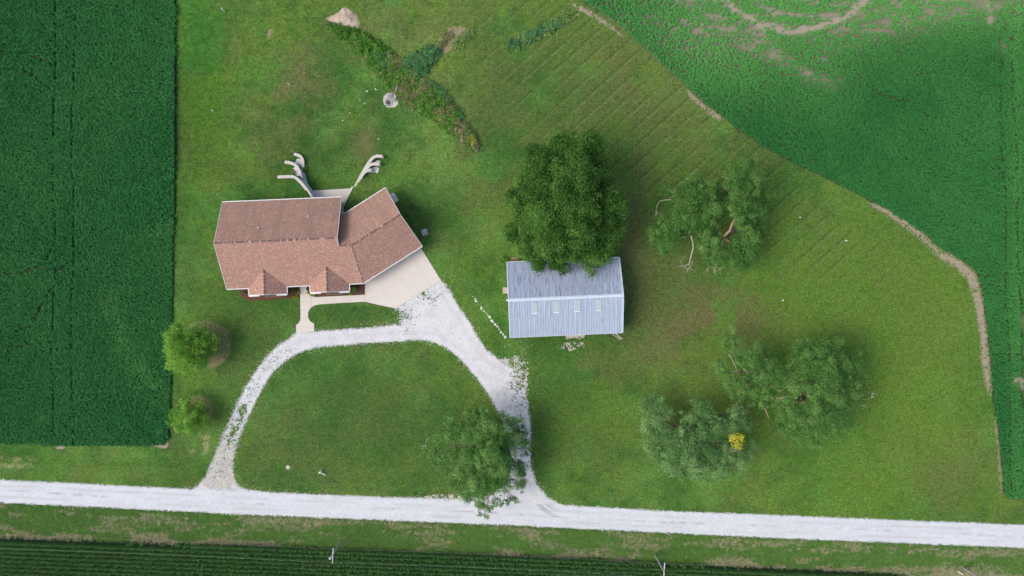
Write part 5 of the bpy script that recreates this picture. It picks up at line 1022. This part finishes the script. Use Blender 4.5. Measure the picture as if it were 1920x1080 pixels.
def scatter(name, label, cat, X, Y, Z, scl, tint, protos, seed, rot=None):
    me = bpy.data.meshes.new(name); me.vertices.add(len(X)); me.vertices.foreach_set('co', np.stack([X, Y, Z], 1).astype(np.float32).ravel())
    add_attr(me, 'scl', scl); add_attr(me, 'tint', tint); add_attr(me, 'rot', rot if rot is not None else np.random.default_rng(seed).random(len(X)) * 6.2832)
    o = link(name, me); tag(o, label, cat, kind='stuff')
    ng = bpy.data.node_groups.new(name + '_scatter', 'GeometryNodeTree'); ng.interface.new_socket('Geometry', in_out='INPUT', socket_type='NodeSocketGeometry'); ng.interface.new_socket('Geometry', in_out='OUTPUT', socket_type='NodeSocketGeometry')
    N = ng.nodes; L = ng.links; gi = N.new('NodeGroupInput'); go = N.new('NodeGroupOutput'); iop = N.new('GeometryNodeInstanceOnPoints'); jn = N.new('GeometryNodeJoinGeometry')
    for p in protos:
        oi = N.new('GeometryNodeObjectInfo'); oi.inputs['Object'].default_value = p; oi.inputs['As Instance'].default_value = True; L.new(oi.outputs['Geometry'], jn.inputs[0])
    def na(nm, typ='FLOAT'):
        a = N.new('GeometryNodeInputNamedAttribute'); a.data_type = typ; a.inputs[0].default_value = nm; return a.outputs[0]
    ri = N.new('FunctionNodeRandomValue'); ri.data_type = 'INT'; ri.inputs[4].default_value = 0; ri.inputs[5].default_value = len(protos) - 1; ri.inputs['Seed'].default_value = seed
    cx = N.new('ShaderNodeCombineXYZ'); L.new(na('rot'), cx.inputs[2])
    L.new(gi.outputs[0], iop.inputs['Points']); L.new(jn.outputs[0], iop.inputs['Instance']); iop.inputs['Pick Instance'].default_value = True
    L.new(ri.outputs[2], iop.inputs['Instance Index']); L.new(cx.outputs[0], iop.inputs['Rotation']); L.new(na('scl'), iop.inputs['Scale']); L.new(iop.outputs[0], go.inputs[0])
    md = o.modifiers.new('scatter', 'NODES'); md.node_group = ng; return o
def rows(poly, ang, drow, dpl, rng, jx=.06, jy=.12):
    x0, y0, x1, y1 = bbox_of(poly, 0); cx, cy = (x0 + x1) / 2, (y0 + y1) / 2; R = math.hypot(x1 - x0, y1 - y0) / 2
    a = np.arange(-R, R, drow); b = np.arange(-R, R, dpl); A, B = np.meshgrid(a, b); A = A.ravel() + rng.normal(0, jx, A.size); B = B.ravel() + rng.normal(0, jy, B.size)
    X = cx + A * math.cos(ang) - B * math.sin(ang); Y = cy + A * math.sin(ang) + B * math.cos(ang)
    k = (X > x0) & (X < x1) & (Y > y0) & (Y < y1); X = X[k]; Y = Y[k]; k = sdf(X, Y, poly) > .12; return X[k], Y[k]
rng = np.random.default_rng(5)
# left field
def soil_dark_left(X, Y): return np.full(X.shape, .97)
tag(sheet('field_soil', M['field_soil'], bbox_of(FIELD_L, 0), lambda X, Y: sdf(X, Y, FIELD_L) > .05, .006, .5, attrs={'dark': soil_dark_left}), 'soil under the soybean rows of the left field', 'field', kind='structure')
X, Y = rows(FIELD_L, 0.0, .38, .30, rng); px = X / GP + 960; py = 540 - Y / GP
def wob(py, x0, s): return x0 + 2.5 * np.sin(py / 60 + s) + .004 * (800 - py)
g = np.minimum(np.abs(px - wob(py, 104, 0) + 2), np.abs(px - wob(py, 137, .4)))
cut = (g < 1.7) & (fbm(X, Y, 1.2, 3, 301) > .42)
for pts in ([(0, 95), (25, 98), (60, 104), (95, 116), (108, 150)], [(0, 130), (40, 130), (60, 138), (95, 165), (104, 200)], [(98, 470), (80, 500), (40, 512), (0, 514)], [(98, 540), (60, 612), (30, 622)], [(100, 640), (60, 645), (20, 650)], [(128, 495), (105, 510)]):
    cut |= (seg_dist(X, Y, PXY(pts)) < .24) & (fbm(X, Y, 1.0, 3, 302) > .34)
k = ~cut; X, Y, px, py = X[k], Y[k], px[k], py[k]
pale = np.exp(-(seg_dist(X, Y, PXY([(200, 560), (230, 650), (270, 700), (300, 740)])) / 2.0) ** 2) * 1.1 + .6 * np.exp(-(seg_dist(X, Y, PXY([(235, 455), (270, 445), (318, 428)])) / 1.0) ** 2) + .15 * np.exp(-(((px - 20) / 60) ** 2 + ((py - 400) / 200) ** 2))
scl = (.85 + .3 * rng.random(len(X))) * (.82 + .36 * fbm(X, Y, 2.5, 4, 303)) * (1 - .15 * pale)
soyP = [soy_proto(400 + i, M['soy_leaf']) for i in range(4)]
scatter('soybean_field', 'dense dark green soybean field on the left with two wheel tracks', 'crop field', X, Y, np.zeros(len(X)), scl, np.clip(pale * 1.1 * fbm(X, Y, 1.5, 3, 304), 0, 1), soyP, 3)
# right field, thin and washed out towards the top
def bare(X, Y):
    px = X / GP + 960; py = 540 - Y / GP; w = np.zeros(X.shape)
    for pts, wd, a in (([(1335, -30), (1375, 18), (1420, 44), (1470, 58), (1520, 54), (1570, 40), (1600, 20), (1625, -5)], .75, 1.25), ([(1385, -20), (1420, 10), (1460, 26), (1510, 30), (1570, 27)], .5, .55), ([(1300, -10), (1340, 40), (1400, 85), (1470, 115), (1530, 150)], 2.2, .42), ([(1300, 60), (1380, 62), (1440, 85), (1490, 122), (1560, 160)], 1.5, .45), ([(1580, 52), (1640, 55), (1720, 40), (1800, 22), (1930, -8)], 2.6, .42), ([(1550, 95), (1620, 78), (1700, 45), (1760, 30)], 1.2, .35), ([(1850, -20), (1856, 40)], 1.2, .6), ([(1270, 60), (1300, 90), (1345, 100)], 2.0, .30), ([(1540, 110), (1560, 130), (1575, 150)], 1.0, .4), ([(1880, 82), (1884, 95)], .7, .55), ([(1905, 715), (1925, 722)], 1.0, .8), ([(1915, 600), (1925, 612)], .9, .4)):
        w = np.maximum(w, a * np.exp(-(seg_dist(X, Y, PXY(pts)) / wd) ** 2))
    thin = np.exp(-(((px - 1400) / 280) ** 2 + ((py - 20) / 120) ** 2)) + .8 * np.exp(-(((px - 1780) / 230) ** 2 + ((py + 5) / 62) ** 2))
    return w, np.clip(thin, 0, 1)
tag(sheet('field_soil', M['field_soil'], bbox_of(FIELD_R, 0), lambda X, Y: sdf(X, Y, FIELD_R) > .05, .006, .4, attrs={'dark': lambda X, Y: np.clip(.92 - 1.4 * np.maximum(bare(X, Y)[0], .5 * bare(X, Y)[1]), .0, .92)}), 'soil showing between the soybeans of the right field', 'field', kind='structure')
Xs = []; Ys = []
for ang, sel in ((math.radians(85), lambda px, py: py < 300), (math.radians(60), lambda px, py: (py >= 300) & (px < 1740)), (math.radians(0), lambda px, py: (py >= 300) & (px >= 1740) & (py < 850)), (math.radians(88), lambda px, py: (py >= 850))):
    X, Y = rows(FIELD_R, ang, .38, .30, rng); k = sel(X / GP + 960, 540 - Y / GP); Xs.append(X[k]); Ys.append(Y[k])
X = np.concatenate(Xs); Y = np.concatenate(Ys); px = X / GP + 960; py = 540 - Y / GP
w, thin = bare(X, Y); streak = fbm(X * .35 + Y * .2, Y * 2.6, .8, 4, 311, .6)
dns = 1 - np.clip(w * (.12 + 1.8 * sst(.41, .58, streak)), 0, 1) * .82 - .75 * thin * sst(.47, .62, fbm(X * .4 + .25 * Y, Y * 2.2, .9, 4, 312, .6))
arc = seg_dist(X, Y, PXY([(1335, -30), (1375, 18), (1420, 44), (1470, 58), (1520, 54), (1570, 40), (1600, 20), (1625, -5)])); dns = dns - .8 * (arc < .26 + .9 * (fbm(X, Y, 1.5, 4, 317, .65) - .5))
arc = seg_dist(X, Y, PXY([(1385, -20), (1420, 12), (1460, 26), (1510, 30), (1570, 27)])); dns = dns - .6 * (arc < .2)
cut = np.minimum(np.abs(px - (1870 + .028 * py + 2 * np.sin(py / 50))), np.abs(px - (1893 + .03 * py + 2 * np.sin(py / 45 + 1)))) < 1.8
cut &= (fbm(X, Y, 1.2, 3, 313) > .36) & (py > 60)
cut |= (seg_dist(X, Y, PXY([(1640, 175), (1668, 185), (1702, 188)])) < .22) & (fbm(X, Y, .8, 3, 314) > .5)
cut |= (seg_dist(X, Y, PXY([(1620, 160), (1720, 205), (1820, 268), (1885, 330)])) < .14) & (fbm(X, Y, 1.2, 3, 315) > .5)
k = (rng.random(len(X)) < dns) & ~cut; X, Y, px, py, w, thin = X[k], Y[k], px[k], py[k], w[k], thin[k]
tint = np.clip(1.05 * thin + .4 * w + .35 * np.exp(-(((px - 1330) / 90) ** 2 + ((py - 130) / 60) ** 2)) + .3 * np.exp(-((px - 1905) / 18) ** 2), 0, 1)
scl = (.85 + .3 * rng.random(len(X))) * (.85 + .3 * fbm(X, Y, 2.5, 4, 316)) * (1 - .10 * thin) * (1 - .2 * np.clip(w, 0, 1))
scatter('soybean_field', 'green soybean field on the right, thin and patchy towards the top', 'crop field', X, Y, np.zeros(len(X)), scl, tint, [soy_proto(420 + i, M['soy_leaf_pale']) for i in range(4)], 4)
# corn along the bottom edge
CORN = PXY([(-120, 1000), (0, 1006), (480, 1022), (960, 1040), (1440, 1062), (1600, 1070), (1760, 1085), (1800, 1180), (-120, 1180)])
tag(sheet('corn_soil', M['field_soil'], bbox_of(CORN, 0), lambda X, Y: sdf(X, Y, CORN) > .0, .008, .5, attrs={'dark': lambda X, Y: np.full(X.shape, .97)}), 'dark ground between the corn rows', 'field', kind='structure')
X, Y = rows(CORN, math.radians(-2.25), .20, .80, rng, .05, .05)
scatter('corn_field', 'rows of dark green corn along the bottom edge', 'crop field', X, Y, np.zeros(len(X)), .8 + .3 * rng.random(len(X)), .5 * rng.random(len(X)), [corn_proto(440 + i, M['corn_leaf']) for i in range(5)], 5)
# tall grass of the verge between road and corn
n = 22000; X = rng.uniform(-104, 104, n); v = rng.uniform(0, 1, n); yt = np.interp(X, ROAD_S[:, 0], ROAD_S[:, 1]); Y = yt - .15 - v * 7.0
k = (sdf(X, Y, CORN) < .3); X, Y = X[k], Y[k]; py = 540 - Y / GP; px = X / GP + 960; vv = py - (942.5 + .0447 * px)
st = fbm(X * .22, Y, 1.5, 5, 61, .65); straw = (st > .53) & (rng.random(len(X)) < .45 + .65 * np.exp(-((vv - 55) / 10) ** 2) + .3 * np.exp(-((vv - 12) / 8) ** 2))
gP = [tuft_proto(460 + i, M['grass_blade'], 16, .30, .24, .045, (.05, .75)) for i in range(3)]; sP = [tuft_proto(470 + i, M['seed_head'], 14, .26, .26, .04, (.4, 1)) for i in range(2)]
k = ~straw; scatter('verge_grass', 'tall green grass between the road and the corn', 'grass', X[k], Y[k], np.zeros(k.sum()), .6 + .7 * rng.random(k.sum()) * fbm(X[k], Y[k], 2, 3, 321) * 1.6, np.zeros(k.sum()), gP, 6)
k = straw; scatter('verge_straw', 'straw coloured seed heads in the grass between road and corn', 'grass', X[k], Y[k], np.zeros(k.sum()), .6 + .6 * rng.random(k.sum()), np.zeros(k.sum()), sP, 7)
